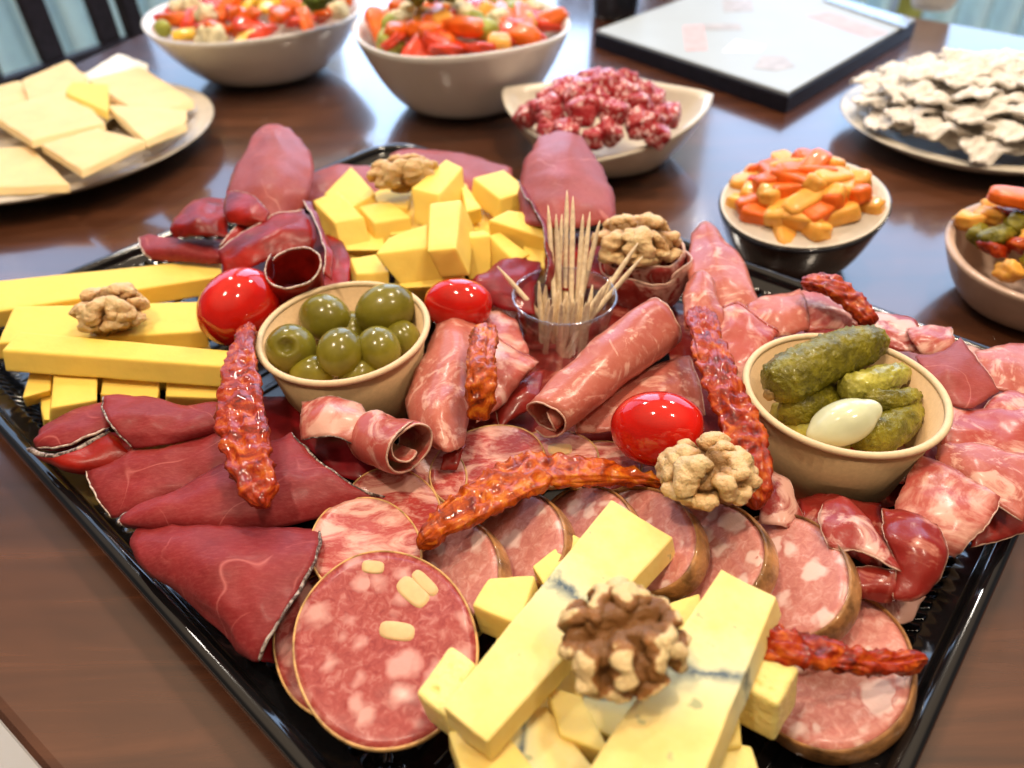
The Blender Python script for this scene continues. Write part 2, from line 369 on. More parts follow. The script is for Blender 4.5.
def slab(name, cx, cy, rx, ry, rot, z0, gx, gy, th, mat, label, cat, skin='casing_tan', sw=.05, wave=.05, group=None, lumps=(), holes=()):
    """a cut disc: its face lies on a tilted plane"""
    c0 = math.cos(math.radians(rot)); s0 = math.sin(math.radians(rot)); sd = random.random()*40
    def pt(u, an):
        k = 1+.03*noise.noise(Vector((math.cos(an)*1.3+sd, math.sin(an)*1.3, 0)))
        ex, ey = u*rx*k*math.cos(an), u*ry*k*math.sin(an)
        x, y = cx+ex*c0-ey*s0, cy+ex*s0+ey*c0
        z = z0+gx*(x-cx)/100+gy*(y-cy)/100+wave*noise.noise(Vector((x*.02+sd, y*.02, 0)))*2
        return U(x, y, z)
    K, N = 12, 72
    C = pt(0, 0); a = pt(1, 0)-C; b = pt(1, 1.57)-C; nn = a.cross(b).normalized()
    if nn.z < 0: nn = -nn
    V = [C]; Fc = []
    us = [(k+1)/K for k in range(K)]
    for u in us:
        for j in range(N):
            p = pt(u, 2*math.pi*j/N); V.append(p-(nn*th*.12 if u == 1 else nn*0))
    T = len(V); V += [v-nn*th for v in V]
    for s in (0, T):
        for j in range(N): Fc.append((s, s+1+j, s+1+(j+1) % N))
        for k in range(K-1):
            for j in range(N):
                q = s+1+k*N; Fc.append((q+j, q+N+j, q+N+(j+1) % N, q+(j+1) % N))
    q = 1+(K-1)*N
    for j in range(N): Fc.append((q+j, T+q+j, T+q+(j+1) % N, q+(j+1) % N))
    o = mk(name, V, Fc, mat); tag(o, label, cat, group)
    V = []; Fc = []; n = 8
    for j in range(N):
        p = pt(1, 2*math.pi*j/N)-nn*th*.5; rad = (p-(C-nn*th*.5)); rad -= nn*rad.dot(nn); rad.normalize()
        for k in range(n):
            an = 2*math.pi*k/n; V.append(p+rad*(sw*math.cos(an)+sw*.4)+nn*(th*.56*math.sin(an)))
    for j in range(N):
        for k in range(n):
            a_, b_ = j*n+k, j*n+(k+1) % n; c_, d_ = ((j+1) % N)*n+(k+1) % n, ((j+1) % N)*n+k
            Fc.append((a_, b_, c_, d_))
    mk('casing' if skin == 'casing_tan' else 'sausage_skin', V, Fc, skin, o)
    for (lx, ly, lw, lh, lr) in lumps:
        cl, sl = math.cos(math.radians(lr)), math.sin(math.radians(lr)); V = []; Fc = []
        def zz(x, y): return z0+gx*(x-cx)/100+gy*(y-cy)/100+wave*noise.noise(Vector((x*.02+sd, y*.02, 0)))*2
        L = 20; ring = []
        for u, dz in ((0, .035), (.6, .03), (.92, .015), (1, -.05)):
            for j in range(L):
                an = 2*math.pi*j/L; e = .62
                ex = math.copysign(abs(math.cos(an))**e, math.cos(an))*lw*u; ey = math.copysign(abs(math.sin(an))**e, math.sin(an))*lh*u
                x, y = lx+ex*cl-ey*sl, ly+ex*sl+ey*cl; V.append(U(x, y, zz(x, y)+dz))
        for k in range(3):
            for j in range(L): Fc.append((k*L+j, (k+1)*L+j, (k+1)*L+(j+1) % L, k*L+(j+1) % L))
        mk('cheese_inlay', V, Fc, 'cheese_lump', o)
    return o
def block(name, top, ztop, down, h, mat, label, cat, rd=.10, amp=.03, n=8, group=None, dents=(), along=None, parent=None):
    """cheese piece: four corners of its upper face, extruded down to a lower face"""
    if isinstance(ztop, (int, float)): ztop = [ztop]*4
    Tp = [U(x, y, z) for (x, y), z in zip(top, ztop)]
    Bt = [U(x+down[0], y+down[1], z-h) for (x, y), z in zip(top, ztop)]
    dx = ((Tp[1]-Tp[0]).length+(Tp[2]-Tp[3]).length)/2; dy = ((Tp[3]-Tp[0]).length+(Tp[2]-Tp[1]).length)/2; dz = (Tp[0]-Bt[0]).length
    rr = [min(.9, 2*rd/max(.1, d)) for d in (dx, dy, dz)]
    def par(r): return [-1, -1+.35*r, -1+r]+[-1+r+(2-2*r)*k/n for k in range(1, n)]+[1-r, 1-.35*r, 1]
    P = [par(r) for r in rr]; idx = {}; V = []; A = []; sd = random.random()*60
    def tri(s, t, w):
        s, t, w = (s+1)/2, (t+1)/2, (w+1)/2
        a = Tp[0].lerp(Tp[1], s).lerp(Tp[3].lerp(Tp[2], s), t); b = Bt[0].lerp(Bt[1], s).lerp(Bt[3].lerp(Bt[2], s), t)
        return b.lerp(a, w)
    def vert(i, j, k):
        key = (i, j, k)
        if key in idx: return idx[key]
        q = [P[0][i], P[1][j], P[2][k]]; inn = [max(-(1-r), min(1-r, c)) for c, r in zip(q, rr)]
        d = [(a-b)/r for a, b, r in zip(q, inn, rr)]; L = math.sqrt(sum(x*x for x in d))
        if L > 0: q = [b+r*x/L for b, x, r in zip(inn, d, rr)]
        p = tri(*q)
        ctr = tri(0, 0, 0); nn = (p-ctr).normalized()
        p = p+nn*amp*(noise.noise(p*1.1+Vector((sd, 0, 0)))*1.6+.4*noise.noise(p*4))
        for (hx, hy, hz, hr) in dents:
            hc = U(hx, hy, hz); dd = (p-hc).length
            if dd < hr: p = p-nn*(hr*.9*math.sqrt(1-(dd/hr)**2))
        idx[key] = len(V); V.append(p); A.append((q[0]+1)/2 if along == 0 else (q[1]+1)/2); return idx[key]
    Fc = []; n0, n1, n2 = len(P[0])-1, len(P[1])-1, len(P[2])-1
    for k in (0, n2):
        for i in range(n0):
            for j in range(n1): Fc.append((vert(i, j, k), vert(i+1, j, k), vert(i+1, j+1, k), vert(i, j+1, k)))
    for j in (0, n1):
        for i in range(n0):
            for k in range(n2): Fc.append((vert(i, j, k), vert(i+1, j, k), vert(i+1, j, k+1), vert(i, j, k+1)))
    for i in (0, n0):
        for j in range(n1):
            for k in range(n2): Fc.append((vert(i, j, k), vert(i, j+1, k), vert(i, j+1, k+1), vert(i, j, k+1)))
    o = mk(name, V, Fc, mat, parent, attr=('along', A))
    if label: tag(o, label, cat, group)
    return o
def blob(name, c, r, R, mat, fn=None, nu=40, nv=26, parent=None, attr=None):
    V = []; A = []; Fc = []
    for i in range(nv+1):
        ph = math.pi*i/nv
        for j in range(nu):
            th = 2*math.pi*j/nu; d = Vector((math.sin(ph)*math.cos(th), math.sin(ph)*math.sin(th), math.cos(ph)))
            k, a = fn(d) if fn else (1, 0)
            V.append(c+R@Vector((d.x*r[0]*k, d.y*r[1]*k, d.z*r[2]*k))); A.append(a)
    for i in range(nv):
        for j in range(nu): Fc.append((i*nu+j, (i+1)*nu+j, (i+1)*nu+(j+1) % nu, i*nu+(j+1) % nu))
    o = mk(name, V, Fc, mat, parent, attr=(attr, A) if attr else None)
    bm = bmesh.new(); bm.from_mesh(o.data); bmesh.ops.remove_doubles(bm, verts=bm.verts[:], dist=1e-6); bm.to_mesh(o.data); bm.free()
    return o
def frame(x, z):
    """rotation whose local x follows x and z stays near z"""
    x = x.normalized(); y = z.cross(x).normalized(); zz = x.cross(y)
    return Matrix((x, y, zz)).transposed()
def lathe(name, c, prof, mat, parent=None, n=64, tilt=(0, 0), wob=0, sq=None):
    """profile of (r, z) closed both ends; tilt shears height; sq makes the plan squarish"""
    V = []; Fc = []; m = len(prof); z1 = max(z for r, z in prof); z0 = min(z for r, z in prof); sd = random.random()*30
    for r, z in prof:
        for j in range(n):
            an = 2*math.pi*j/n; k = 1
            if sq: k = sq(an, (z-z0)/(z1-z0))
            x, y = r*k*math.cos(an), r*k*math.sin(an); hf = (z-z0)/(z1-z0)
            zz = z+hf*(tilt[0]*x+tilt[1]*y)+hf*wob*math.sin(3*an+sd)
            V.append(Vector((c[0]+x, c[1]+y, zz)))
    for i in range(m-1):
        for j in range(n): Fc.append((i*n+j, i*n+(j+1) % n, (i+1)*n+(j+1) % n, (i+1)*n+j))
    Fc.append(tuple(range(n))); Fc.append(tuple((m-1)*n+k for k in range(n)))
    return mk(name, V, Fc, mat, parent)
def boxm(name, lo, hi, mat, parent=None, rz=0, piv=None, bev=0):
    bm = bmesh.new(); bmesh.ops.create_cube(bm, size=1)
    for v in bm.verts: v.co = Vector([lo[i]+(v.co[i]+.5)*(hi[i]-lo[i]) for i in range(3)])
    if bev: bmesh.ops.bevel(bm, geom=bm.edges[:], offset=bev, segments=2, affect='EDGES', profile=.5)
    if rz:
        pv = Vector(piv or [(lo[i]+hi[i])/2 for i in range(3)]); Rm = Matrix.Rotation(rz, 3, 'Z')
        for v in bm.verts: v.co = pv+Rm@(v.co-pv)
    V = [v.co.copy() for v in bm.verts]; Fc = [tuple(v.index for v in f.verts) for f in bm.faces]; bm.free()
    return mk(name, V, Fc, mat, parent, smooth=False)
def poly(name, pts, z0, z1, mat, parent=None, bev=0):
    bm = bmesh.new(); vs = [bm.verts.new((p[0], p[1], z0)) for p in pts]; f = bm.faces.new(vs)
    e = bmesh.ops.extrude_face_region(bm, geom=[f]); 
    for g in e['geom']:
        if isinstance(g, bmesh.types.BMVert): g.co.z = z1
    if bev: bmesh.ops.bevel(bm, geom=bm.edges[:], offset=bev, segments=3, affect='EDGES', profile=.5)
    bm.verts.index_update()
    V = [v.co.copy() for v in bm.verts]; Fc = [tuple(v.index for v in f.verts) for f in bm.faces]; bm.free()
    return mk(name, V, Fc, mat, parent, smooth=False)
def struct(o):
    o['kind'] = 'structure'; return o
#@@SETTING
# ------------------------------------------------------------------ the room
TF = 72.0
def place(o, loc, R=None):
    o.location = Vector(loc)*S
    if R is not None: o.rotation_euler = R.to_euler()
def dup(root, loc, R=None, label=None):
    c = root.copy(); COL.objects.link(c); c.location = Vector(loc)*S
    if R is not None: c.rotation_euler = R.to_euler()
    if label: c['label'] = label
    for ch in list(root.children):
        d = ch.copy(); COL.objects.link(d); d.parent = c
    return c
struct(boxm('floor', (-330, -150, -TF-4), (330, 300, -TF), 'floor_tile'))
# back wall with three window openings (the sky stands behind them)
WY = 236; wins = [(-290, -74, 8, 205), (-50, 44, 8, 205), (62, 290, 8, 205)]
xs = [-330]+[v for w in wins for v in w[:2]]+[330]
V = []; Fc = []
def wb(lo, hi):
    b = len(V)
    for z in (lo[2], hi[2]):
        for y in (lo[1], hi[1]):
            for x in (lo[0], hi[0]): V.append(Vector((x, y, z)))
    for q in ((0, 1, 3, 2), (4, 6, 7, 5), (0, 4, 5, 1), (2, 3, 7, 6), (0, 2, 6, 4), (1, 5, 7, 3)): Fc.append(tuple(b+k for k in q))
wb((-330, WY, -TF), (330, WY+12, 8)); wb((-330, WY, 205), (330, WY+12, 225))
for i in range(0, len(xs), 2): wb((xs[i], WY, 8), (xs[i+1], WY+12, 205))
struct(mk('wall_back', V, Fc, 'wall_paint', smooth=False))
for i, (a, b, c, d) in enumerate(wins):
    w = struct(boxm('window_%d' % (i+1), (a, WY+3, c), (b, WY+7, c+5), 'frame_white'))
    for lo, hi in (((a, WY+3, d-5), (b, WY+7, d)), ((a, WY+3, c), (a+5, WY+7, d)), ((b-5, WY+3, c), (b, WY+7, d)), (((a+b)/2-2.5, WY+3, c), ((a+b)/2+2.5, WY+7, d))):
        boxm('window_frame', lo, hi, 'frame_white', w)
    boxm('pane', (a+4, WY+4.6, c+4), (b-4, WY+5.2, d-4), 'clear_plastic', w)
# ------------------------------------------------------------------ table
tb = poly('dining_table', [(-60, 44), (-23, 179), (125, 10), (40, -31.4)], -3.2, 0, 'dark_wood', bev=.5)
tag(tb, 'dark brown glossy wooden table that carries the whole buffet', 'table')
for x, y in ((-46, 48), (-20, 160), (108, 12), (36, -18)):
    poly('leg', [(x-4, y-4), (x+4, y-4), (x+4, y+4), (x-4, y+4)], -TF, -3.2, 'dark_wood', tb)
# ------------------------------------------------------------------ chairs beyond the table
def chair(c, ang, label, slats=5, cush='cushion'):
    root = empty('dining_chair', (c[0], c[1], -TF)); Rm = Matrix.Rotation(ang, 3, 'Z')
    def b(name, lo, hi, mat='chair_wood', bev=.4):
        o = boxm(name, lo, hi, mat, bev=bev)
        org = ORG[o.name]; o.parent = root; o.location = Vector((org.x, org.y, org.z+0))*S
        return o
    b('seat', (-22, -22, 42), (22, 22, 45)); b('seat_cushion', (-20, -20, 45), (20, 20, 48.5), cush, 1.2)
    for x in (-21, 17.5):
        b('leg', (x, -21, 0), (x+3.5, -17.5, 42)); b('leg', (x, 18, 0), (x+3.5, 21.5, 42))
        b('back_post', (x, 19, 45), (x+3.5, 22, 92))
    b('top_rail', (-21, 19, 88), (21, 22.5, 96)); b('lower_rail', (-17.5, 19.5, 52), (17.5, 22, 56))
    for k in range(slats):
        x = -13+k*26/(slats-1); b('back_slat', (x-2.4, 20, 56), (x+2.4, 21.6, 88))
    root.rotation_euler = (0, 0, ang)
    return tag(root, label, 'chair', )
chair((-66, 138), math.radians(62), 'dark slatted wooden chair standing behind the plate of sliced cheese', 3)
chair((22, 166), math.radians(-30), 'dark wooden chair behind the space between the right salad bowl and the white board', 4)
# curtain at the right end of the window wall
def curtain(x0, x1, y, z0, z1, folds, mat, label):
    G = []
    for i in range(10):
        z = z0+(z1-z0)*i/9; row = []
        for j in range(folds*8+1):
            u = j/(folds*8); row.append(Vector((x0+(x1-x0)*u, y+3*math.sin(u*folds*2*math.pi), z)))
        G.append(row)
    return tag(gridmesh('curtain', G, .4, mat, amp=0), label, 'curtain')
curtain(-250, -40, 214, -TF+1, 7, 18, 'curtain', 'pale blue curtain falling to the floor behind the left chairs')
curtain(64, 104, 214, -TF+1, 7, 6, 'curtain', 'pale blue white curtain falling to the floor behind the white board')
curtain(106, 112, 212, -TF+1, 7, 1, 'curtain_green', 'narrow olive green curtain hanging between the pale curtains')
curtain(114, 220, 214, -TF+1, 7, 12, 'curtain', 'pale curtain behind the plate of folded flatbread')
# ------------------------------------------------------------------ tray
cT, cR, cB, cL = [U(x, y, 2.5) for x, y in ((395, 136), (1088, 380), (710, 1235), (-87, 334))]
ex = (cR-cT+cB-cL)/2; ey = (cT-cL+cR-cB)/2; ctr = (cT+cR+cB+cL)/4; LX, LY = ex.length, ey.length
ex = ex.normalized(); ey = (ey-ex*ey.dot(ex)).normalized()
def perim(d, n, rad):
    hx, hy, r = LX/2-d, LY/2-d, max(.2, rad-d); pts = []
    seg = [((hx-r, -hy), (hx-r, -hy+r), -90), ]
    cs = [(hx-r, hy-r, 0), (-hx+r, hy-r, 90), (-hx+r, -hy+r, 180), (hx-r, -hy+r, 270)]
    for k, (x, y, a) in enumerate(cs):
        for q in range(9):
            t = math.radians(a+90*q/8); pts.append((x+r*math.cos(t), y+r*math.sin(t)))
        x2, y2, a2 = cs[(k+1) % 4]; t = math.radians(a+90); s0 = (x+r*math.cos(t), y+r*math.sin(t)); s1 = (x2+r*math.cos(t), y2+r*math.sin(t))
        m = n[k % 2]
        for q in range(1, m): pts.append((s0[0]+(s1[0]-s0[0])*q/m, s0[1]+(s1[1]-s0[1])*q/m))
    return pts
prof = [(.15, 1.75, 0), (0, 1.8, 0), (-.02, 2.3, 0), (.06, 2.47, 0), (.2, 2.5, 0), (.5, 2.48, 0), (.62, 2.3, 0), (.68, 2.05, 0), (.8, 1.95, 0), (1.35, 1.92, 0), (1.45, 1.8, .02), (1.6, 1.55, .26), (2.0, .9, .26), (2.2, .62, .2), (2.5, .5, .03), (2.9, .48, 0)]
V = []; Fc = []; nn = (400, 280)
for d, z, rb in prof:
    for i, (x, y) in enumerate(perim(d, nn, 3.2)):
        w = rb*(1 if (i//3) % 2 else -1)*.8
        dd = math.hypot(x/LX, y/LY); v = Vector((x, y)); sx = max(-1, min(1, x/(LX/2-2)));
        out = Vector((1 if abs(x)/LX*LY > abs(y) and abs(abs(x)-LX/2) < abs(abs(y)-LY/2) else 0, 0))
        k = 1-w/ (LY/2)
        q = ctr+ex*(x*k)+ey*(y*k); V.append(Vector((q.x, q.y, z)))
N = len(V)//len(prof)
for i in range(len(prof)-1):
    for j in range(N): Fc.append((i*N+j, i*N+(j+1) % N, (i+1)*N+(j+1) % N, (i+1)*N+j))
Fc.append(tuple((len(prof)-1)*N+j for j in range(N)))
# underside
b0 = len(V); up = [(.45, 1.75), (1.5, 1.5), (2.2, .25), (2.6, .02)]
for d, z in up:
    for x, y in perim(d, nn, 3.2): q = ctr+ex*x+ey*y; V.append(Vector((q.x, q.y, z)))
for j in range(N): Fc.append((j, b0+j, b0+(j+1) % N, (j+1) % N))
for i in range(len(up)-1):
    for j in range(N): Fc.append((b0+i*N+j, b0+(i+1)*N+j, b0+(i+1)*N+(j+1) % N, b0+i*N+(j+1) % N))
Fc.append(tuple(b0+(len(up)-1)*N+j for j in range(N)))
tray = mk('serving_tray', V, Fc, 'black_plastic')
tag(tray, 'large black plastic catering tray with ribbed walls under the cold cuts', 'tray')
V = []; Fc = []   # raised ribs in the tray's floor
for k in range(-30, 31):
    x = k*1.25
    if abs(x) > LX/2-3.2: continue
    b = len(V)
    for s in (-1, 1):
        for dx, dz in ((-.3, .47), (-.15, .6), (.15, .6), (.3, .47)):
            q = ctr+ex*(x+dx)+ey*(s*(LY/2-3.1)); V.append(Vector((q.x, q.y, dz)))
    for i in range(3): Fc.append((b+i, b+i+1, b+5+i, b+4+i))
    Fc.append((b, b+3, b+7, b+4)); Fc.append((b, b+1, b+2, b+3)); Fc.append((b+4, b+7, b+6, b+5))
mk('floor_rib', V, Fc, 'black_plastic', tray, smooth=False)
# ------------------------------------------------------------------ cups on the tray
def kraft_cup(c, label, rt=3.65, rb=2.75, z0=.62, z1=5.5, tilt=(0, 0)):
    prof = [(rb-.25, z0+.35), (rb, z0), (rb+.04, z0+.05), (rt, z1-.12), (rt-.1, z1-.05), (rb-.08, z0+.5), (.05, z0+.5)]
    prof = [(.05, z0+.3), (rb-.1, z0+.3), (rb-.04, z0), (rb+.04, z0), (rt, z1-.15), (rt-.12, z1-.12), (rb-.1, z0+.45), (.05, z0+.45)]
    o = lathe('paper_cup', c, prof, 'kraft', tilt=tilt)
    V = []; Fc = []; n = 72; m = 10
    for j in range(n):
        an = 2*math.pi*j/n
        for k in range(m):
            t = 2*math.pi*k/m; r = rt+.05+.15*math.cos(t); z = z1-.05+.14*math.sin(t)
            V.append(Vector((c[0]+r*math.cos(an), c[1]+r*math.sin(an), z+tilt[0]*r*math.cos(an)+tilt[1]*r*math.sin(an))))
    for j in range(n):
        for k in range(m): Fc.append((j*m+k, ((j+1) % n)*m+k, ((j+1) % n)*m+(k+1) % m, j*m+(k+1) % m))
    mk('rolled_rim', V, Fc, 'kraft_light', o)
    return tag(o, label, 'cup')
kraft_cup((-7.39, 26.85), 'brown paper cup holding the green olives', tilt=(.02, .01))
kraft_cup((12.96, 21.67), 'brown paper cup holding the gherkins and pickled onion', tilt=(.0, -.03))
def ell(name, x, y, z, a, b, c, ax, mat, label, cat, fn=None, lift=.35, parent=None, group=None, nu=40, nv=28):
    """ellipsoid at pixel x, y; radii in cm; ax = where its long axis points on the picture's ground (degrees, world)"""
    X = Vector((math.cos(math.radians(ax)), math.sin(math.radians(ax)), lift)).normalized()
    o = blob(name, U(x, y, z), (a, b, c), frame(X, Vector((0, 0, 1))), mat, fn, nu, nv, parent)
    return tag(o, label, cat, group) if label else o
def olive(x, y, z, px, ratio, ax, label, pit=None, lift=.2):
    c = U(x, y, z); r = px/ppc(c)
    X = Vector((math.cos(math.radians(ax)), math.sin(math.radians(ax)), lift)).normalized()
    pd = None
    if pit is not None: pd = Vector((1, 0, 0))
    def fn(d):
        k = 1+.02*noise.noise(d*1.5+c)
        if pd:
            q = d.dot(pd)
            if q > .93: k -= .28*min(1, (q-.93)/.05)
        return k, 0
    o = blob('olive', c, (r*ratio, r, r), frame(X, Vector((0, 0, 1))), 'olive', fn, 48, 48)
    bm = None
    return tag(o, label, 'olive')
olive(291, 349, 4.9, 25, 1.08, -80, 'green olive with its pit hole facing out, at the left side of the cup', pit=1, lift=.9)
olive(325, 318, 4.8, 24, 1.15, -35, 'green olive at the back left of the olive cup', lift=.1)
olive(386, 310, 5.1, 26, 1.2, 20, 'largest green olive, at the back right of the cup')
olive(340, 352, 5.1, 23, 1.15, 75, 'green olive in the middle front of the cup')
olive(379, 349, 4.8, 22, 1.12, 110, 'green olive touching the right inner wall of the cup')
olive(402, 338, 4.3, 18, 1.2, 130, 'half hidden green olive between the largest one and the cup wall')
olive(312, 374, 4.2, 19, 1.2, 10, 'low green olive half hidden at the front of the cup')
olive(360, 376, 4.0, 19, 1.2, 40, 'deep green olive under the middle front one')
olive(352, 333, 3.9, 20, 1.2, 80, 'deep green olive in the centre of the cup')
olive(408, 322, 3.6, 19, 1.2, 80, 'deep green olive in the shadow under the largest one')
def gherkin(pts, w, mat, label, bumps=.06, tips=False):
    P = spl([U(*p) for p in pts], 30); m = len(P); rad = []
    for i in range(m):
        u = i/(m-1); k = (1-abs(2*u-1)**3.2)**.5 if 0 < u < 1 else .05; r = w/ppc(P[i])*max(.08, k)*(1+.05*math.sin(u*7)); rad.append((r, r))
    def d(p, u, an): 
        return bumps*(max(0, noise.noise(p*5.5)-.05)*2.6)+.03*noise.noise(p*1.2)
    V, Fc = sweep(P, rad, 64, d)
    o = tag(mk('gherkin', V, Fc, mat), label, 'gherkin')
    if tips: blob('stalk_end', P[0]+Vector((.02, -.1, .05)), (.24, .24, .24), Matrix.Identity(3), 'gherkin_end', lambda q: (1+.3*noise.noise(q*3), 0), 16, 12, o)
    return o
gherkin([(768, 394, 5.3), (790, 378, 5.7), (830, 357, 5.9), (884, 338, 5.6)], 25, 'gherkin', 'large warty green gherkin lying across the top of the cup', tips=True)
gherkin([(838, 392, 5.1), (865, 385, 5.3), (908, 371, 4.9)], 15, 'gherkin_yellow', 'yellowish gherkin between the large gherkin and the onion')
gherkin([(850, 396, 4.9), (885, 402, 5.1), (920, 396, 4.7)], 12, 'gherkin', 'thin dark gherkin resting behind the onion')
gherkin([(780, 405, 4.4), (805, 408, 4.6), (840, 390, 4.2)], 19, 'gherkin', 'gherkin lying under the large one at the left of the cup')
gherkin([(775, 405, 3.6), (815, 440, 3.9), (850, 440, 3.9)], 18, 'gherkin_yellow', 'gherkin under the onion at the front of the cup')
gherkin([(850, 440, 4.5), (885, 432, 4.6), (915, 405, 4.2)], 19, 'gherkin', 'broad gherkin at the right front wall of the cup')
gherkin([(820, 420, 3.0), (870, 410, 3.2), (900, 420, 3.2)], 26, 'gherkin', 'deep gherkin at the bottom of the cup')
def onf(d):
    k = 1+.04*noise.noise(d*1.5)
    if d.x > .8: k += (d.x-.8)*.9
    if d.x < -.85: k += (-d.x-.85)*.5
    return k, 0
ell('pearl_onion', 843, 423, 5.35, 1.32, .86, .8, 14, 'onion', 'translucent white pickled onion on the gherkins', 'onion', onf)
# clear cup with toothpicks
cc = (2.62, 29.45); z0, z1, rb, rt = .7, 5.2, 1.75, 2.45
o = lathe('plastic_cup', cc, [(.05, z0+.12), (rb-.1, z0+.12), (rb, z0), (rt, z1), (rt-.06, z1), (rb-.06, z0+.2), (.05, z0+.2)], 'clear_plastic')
tag(o, 'small clear plastic cup holding the wooden toothpicks', 'cup')
V = []; Fc = []
for j in range(64):
    an = 2*math.pi*j/64
    for k in range(8):
        t = 2*math.pi*k/8; r = rt+.07*math.cos(t); V.append(Vector((cc[0]+r*math.cos(an), cc[1]+r*math.sin(an), z1+.06*math.sin(t))))
for j in range(64):
    for k in range(8): Fc.append((j*8+k, ((j+1) % 64)*8+k, ((j+1) % 64)*8+(k+1) % 8, j*8+(k+1) % 8))
mk('rim', V, Fc, 'clear_plastic', o)
def pick(tip, base, label, group=None):
    A, B = tip, base; P = [A, A.lerp(B, .05), A.lerp(B, .15), A.lerp(B, .3), A.lerp(B, .85), A.lerp(B, .95), B]; r = .135
    V, Fc = sweep(P, [(.015, .015), (r*.5, r*.5), (r*.9, r*.9), (r, r), (r, r), (r*.7, r*.7), (.015, .015)], 10)
    return tag(mk('toothpick', V, Fc, 'toothpick'), label, 'toothpick', group)
def bpt(x, y, z=.95):
    return Vector((cc[0]+x, cc[1]+y, z))
outs = [((567, 190), 8.3, (.1, .3)), ((573, 196), 8.2, (.4, .1)), ((548, 205), 8.0, (-.2, -.2)), ((556, 214), 7.8, (.0, .5)), ((583, 214), 7.7, (.6, .4)), ((590, 212), 7.7, (.5, -.3)), ((600, 220), 7.5, (.3, .8)), ((562, 214), 7.6, (-.4, .6))]
for (x, y), z, (bx, by) in outs:
    pick(U(x, y, z), bpt(bx, by), 'wooden toothpick standing tall above the middle of the cup', 'tall toothpicks')
pick(U(638, 243, 6.9), bpt(-.6, -.6), 'toothpick leaning out to the right, the upper of the crossed pair')
pick(U(643, 256, 6.7), bpt(-.8, -.2), 'toothpick leaning out to the right, the lower of the crossed pair')
pick(U(611, 277, 6.2), bpt(-.3, -1.0), 'shorter toothpick leaning right inside the cup')
pick(U(604, 285, 6.0), bpt(-.5, -.9), 'short toothpick leaning right beside the crossed pair')
pick(U(497, 266, 6.2), bpt(1.3, -.6), 'single toothpick leaning far out to the left')
pick(U(539, 281, 5.6), bpt(-1.0, -.3), 'short toothpick with its tip against the left of the cup rim')
random.seed(3)
for i in range(17):
    x = 546+i*3.1; y = 284+abs(math.sin(i*2.3))*16+(i % 3)*2
    an = random.random()*6.28; rr = random.random()*.9
    pick(U(x, y, 5.5+.1*(i % 3)), bpt(-1.1+i*.13+.2*math.cos(an), rr*math.sin(an)*1.1), 'wooden toothpick in the tight short bundle inside the clear cup', 'short toothpick bundle')
# ------------------------------------------------------------------ cheese on the tray
random.seed(11)
def ch(top, z, down, h, label, mat='cheese', **k): return block('cheese_cube', top, z, down, h, mat, label, 'cheese', **k)
def st(top, z, down, h, label, **k): return block('cheese_stick', top, z, down, h, 'cheese', label, 'cheese', n=14, **k)
st([(-8, 281), (221, 258), (222, 276), (-8, 312)], [4.0, 3.8, 3.8, 4.0], (-2, 18), 1.0, 'yellow cheese stick at the back, nearest the tray edge')
st([(14, 306), (206, 301), (208, 331), (-2, 343)], [4.3, 4.1, 4.1, 4.3], (0, 17), .9, 'middle yellow cheese stick carrying the walnut')
st([(20, 331), (240, 351), (233, 367), (1, 350)], [4.8, 4.7, 4.7, 4.8], (4, 22), .95, 'front yellow cheese stick lying across the shorter pieces')
ch([(30, 368), (52, 368), (50, 390), (22, 398)], 3.4, (4, 10), .9, 'small cheese piece at the far left under the front stick')
ch([(55, 366), (98, 370), (97, 400), (50, 408)], 3.7, (-2, 24), 1.3, 'cheese piece standing second from the left under the front stick')
ch([(104, 376), (160, 378), (158, 398), (100, 394)], 3.5, (0, 16), 1.0, 'cheese piece with a thin crack under the middle of the front stick')
ch([(167, 380), (222, 382), (220, 398), (165, 396)], 3.5, (0, 14), 1.0, 'cheese piece under the right end of the front stick')
ch([(40, 398), (60, 392), (62, 420), (44, 420)], 2.9, (0, 8), .8, 'low cheese piece at the left behind the rolled dried beef')
ch([(50, 318), (200, 306), (215, 366), (70, 374)], 2.9, (0, 22), 1.5, 'broad cheese piece lying hidden under the three sticks')
# cube heap
ch([(351, 166), (376, 193), (352, 207), (324, 194)], 5.2, (2, 26), 1.2, 'cheese cube at the far left top of the heap')
ch([(312, 200), (338, 191), (364, 217), (335, 223)], [5.5, 5.5, 5.2, 5.2], (10, 38), 1.6, 'large cheese cube on the left flank of the heap above the dried beef roll')
ch([(358, 206), (390, 201), (411, 217), (374, 223)], 5.0, (2, 26), 1.3, 'flat topped cheese cube between the left flank and the centre of the heap')
ch([(363, 200), (386, 185), (412, 190), (408, 208)], 4.7, (0, 22), 1.2, 'cheese cube in the shade right below the small walnut')
ch([(411, 188), (446, 159), (463, 167), (439, 195)], [6.2, 6.2, 6.2, 6.2], (4, 36), 1.5, 'tall cheese cube peaking at the back of the heap')
ch([(429, 203), (461, 199), (456, 248), (427, 251)], [6.6, 6.6, 6.5, 6.5], (14, 28), 1.5, 'upright cheese block in the centre front of the heap')
ch([(388, 237), (427, 223), (427, 248), (375, 254)], [5.9, 6.0, 5.8, 5.8], (25, 32), 1.5, 'big tilted cheese cube left of the upright centre block')
ch([(466, 231), (487, 230), (491, 236), (470, 238)], 5.5, (0, 42), 1.8, 'narrow cheese piece standing right behind the centre block')
ch([(488, 235), (500, 232), (531, 254), (515, 262)], [5.4, 5.4, 5.0, 5.0], (-14, 18), 1.2, 'wedge shaped cheese piece at the right foot of the heap')
ch([(488, 220), (508, 210), (556, 215), (545, 238)], [5.9, 5.9, 5.7, 5.6], (2, 22), 1.2, 'long cheese piece on the right of the heap beside the toothpicks')
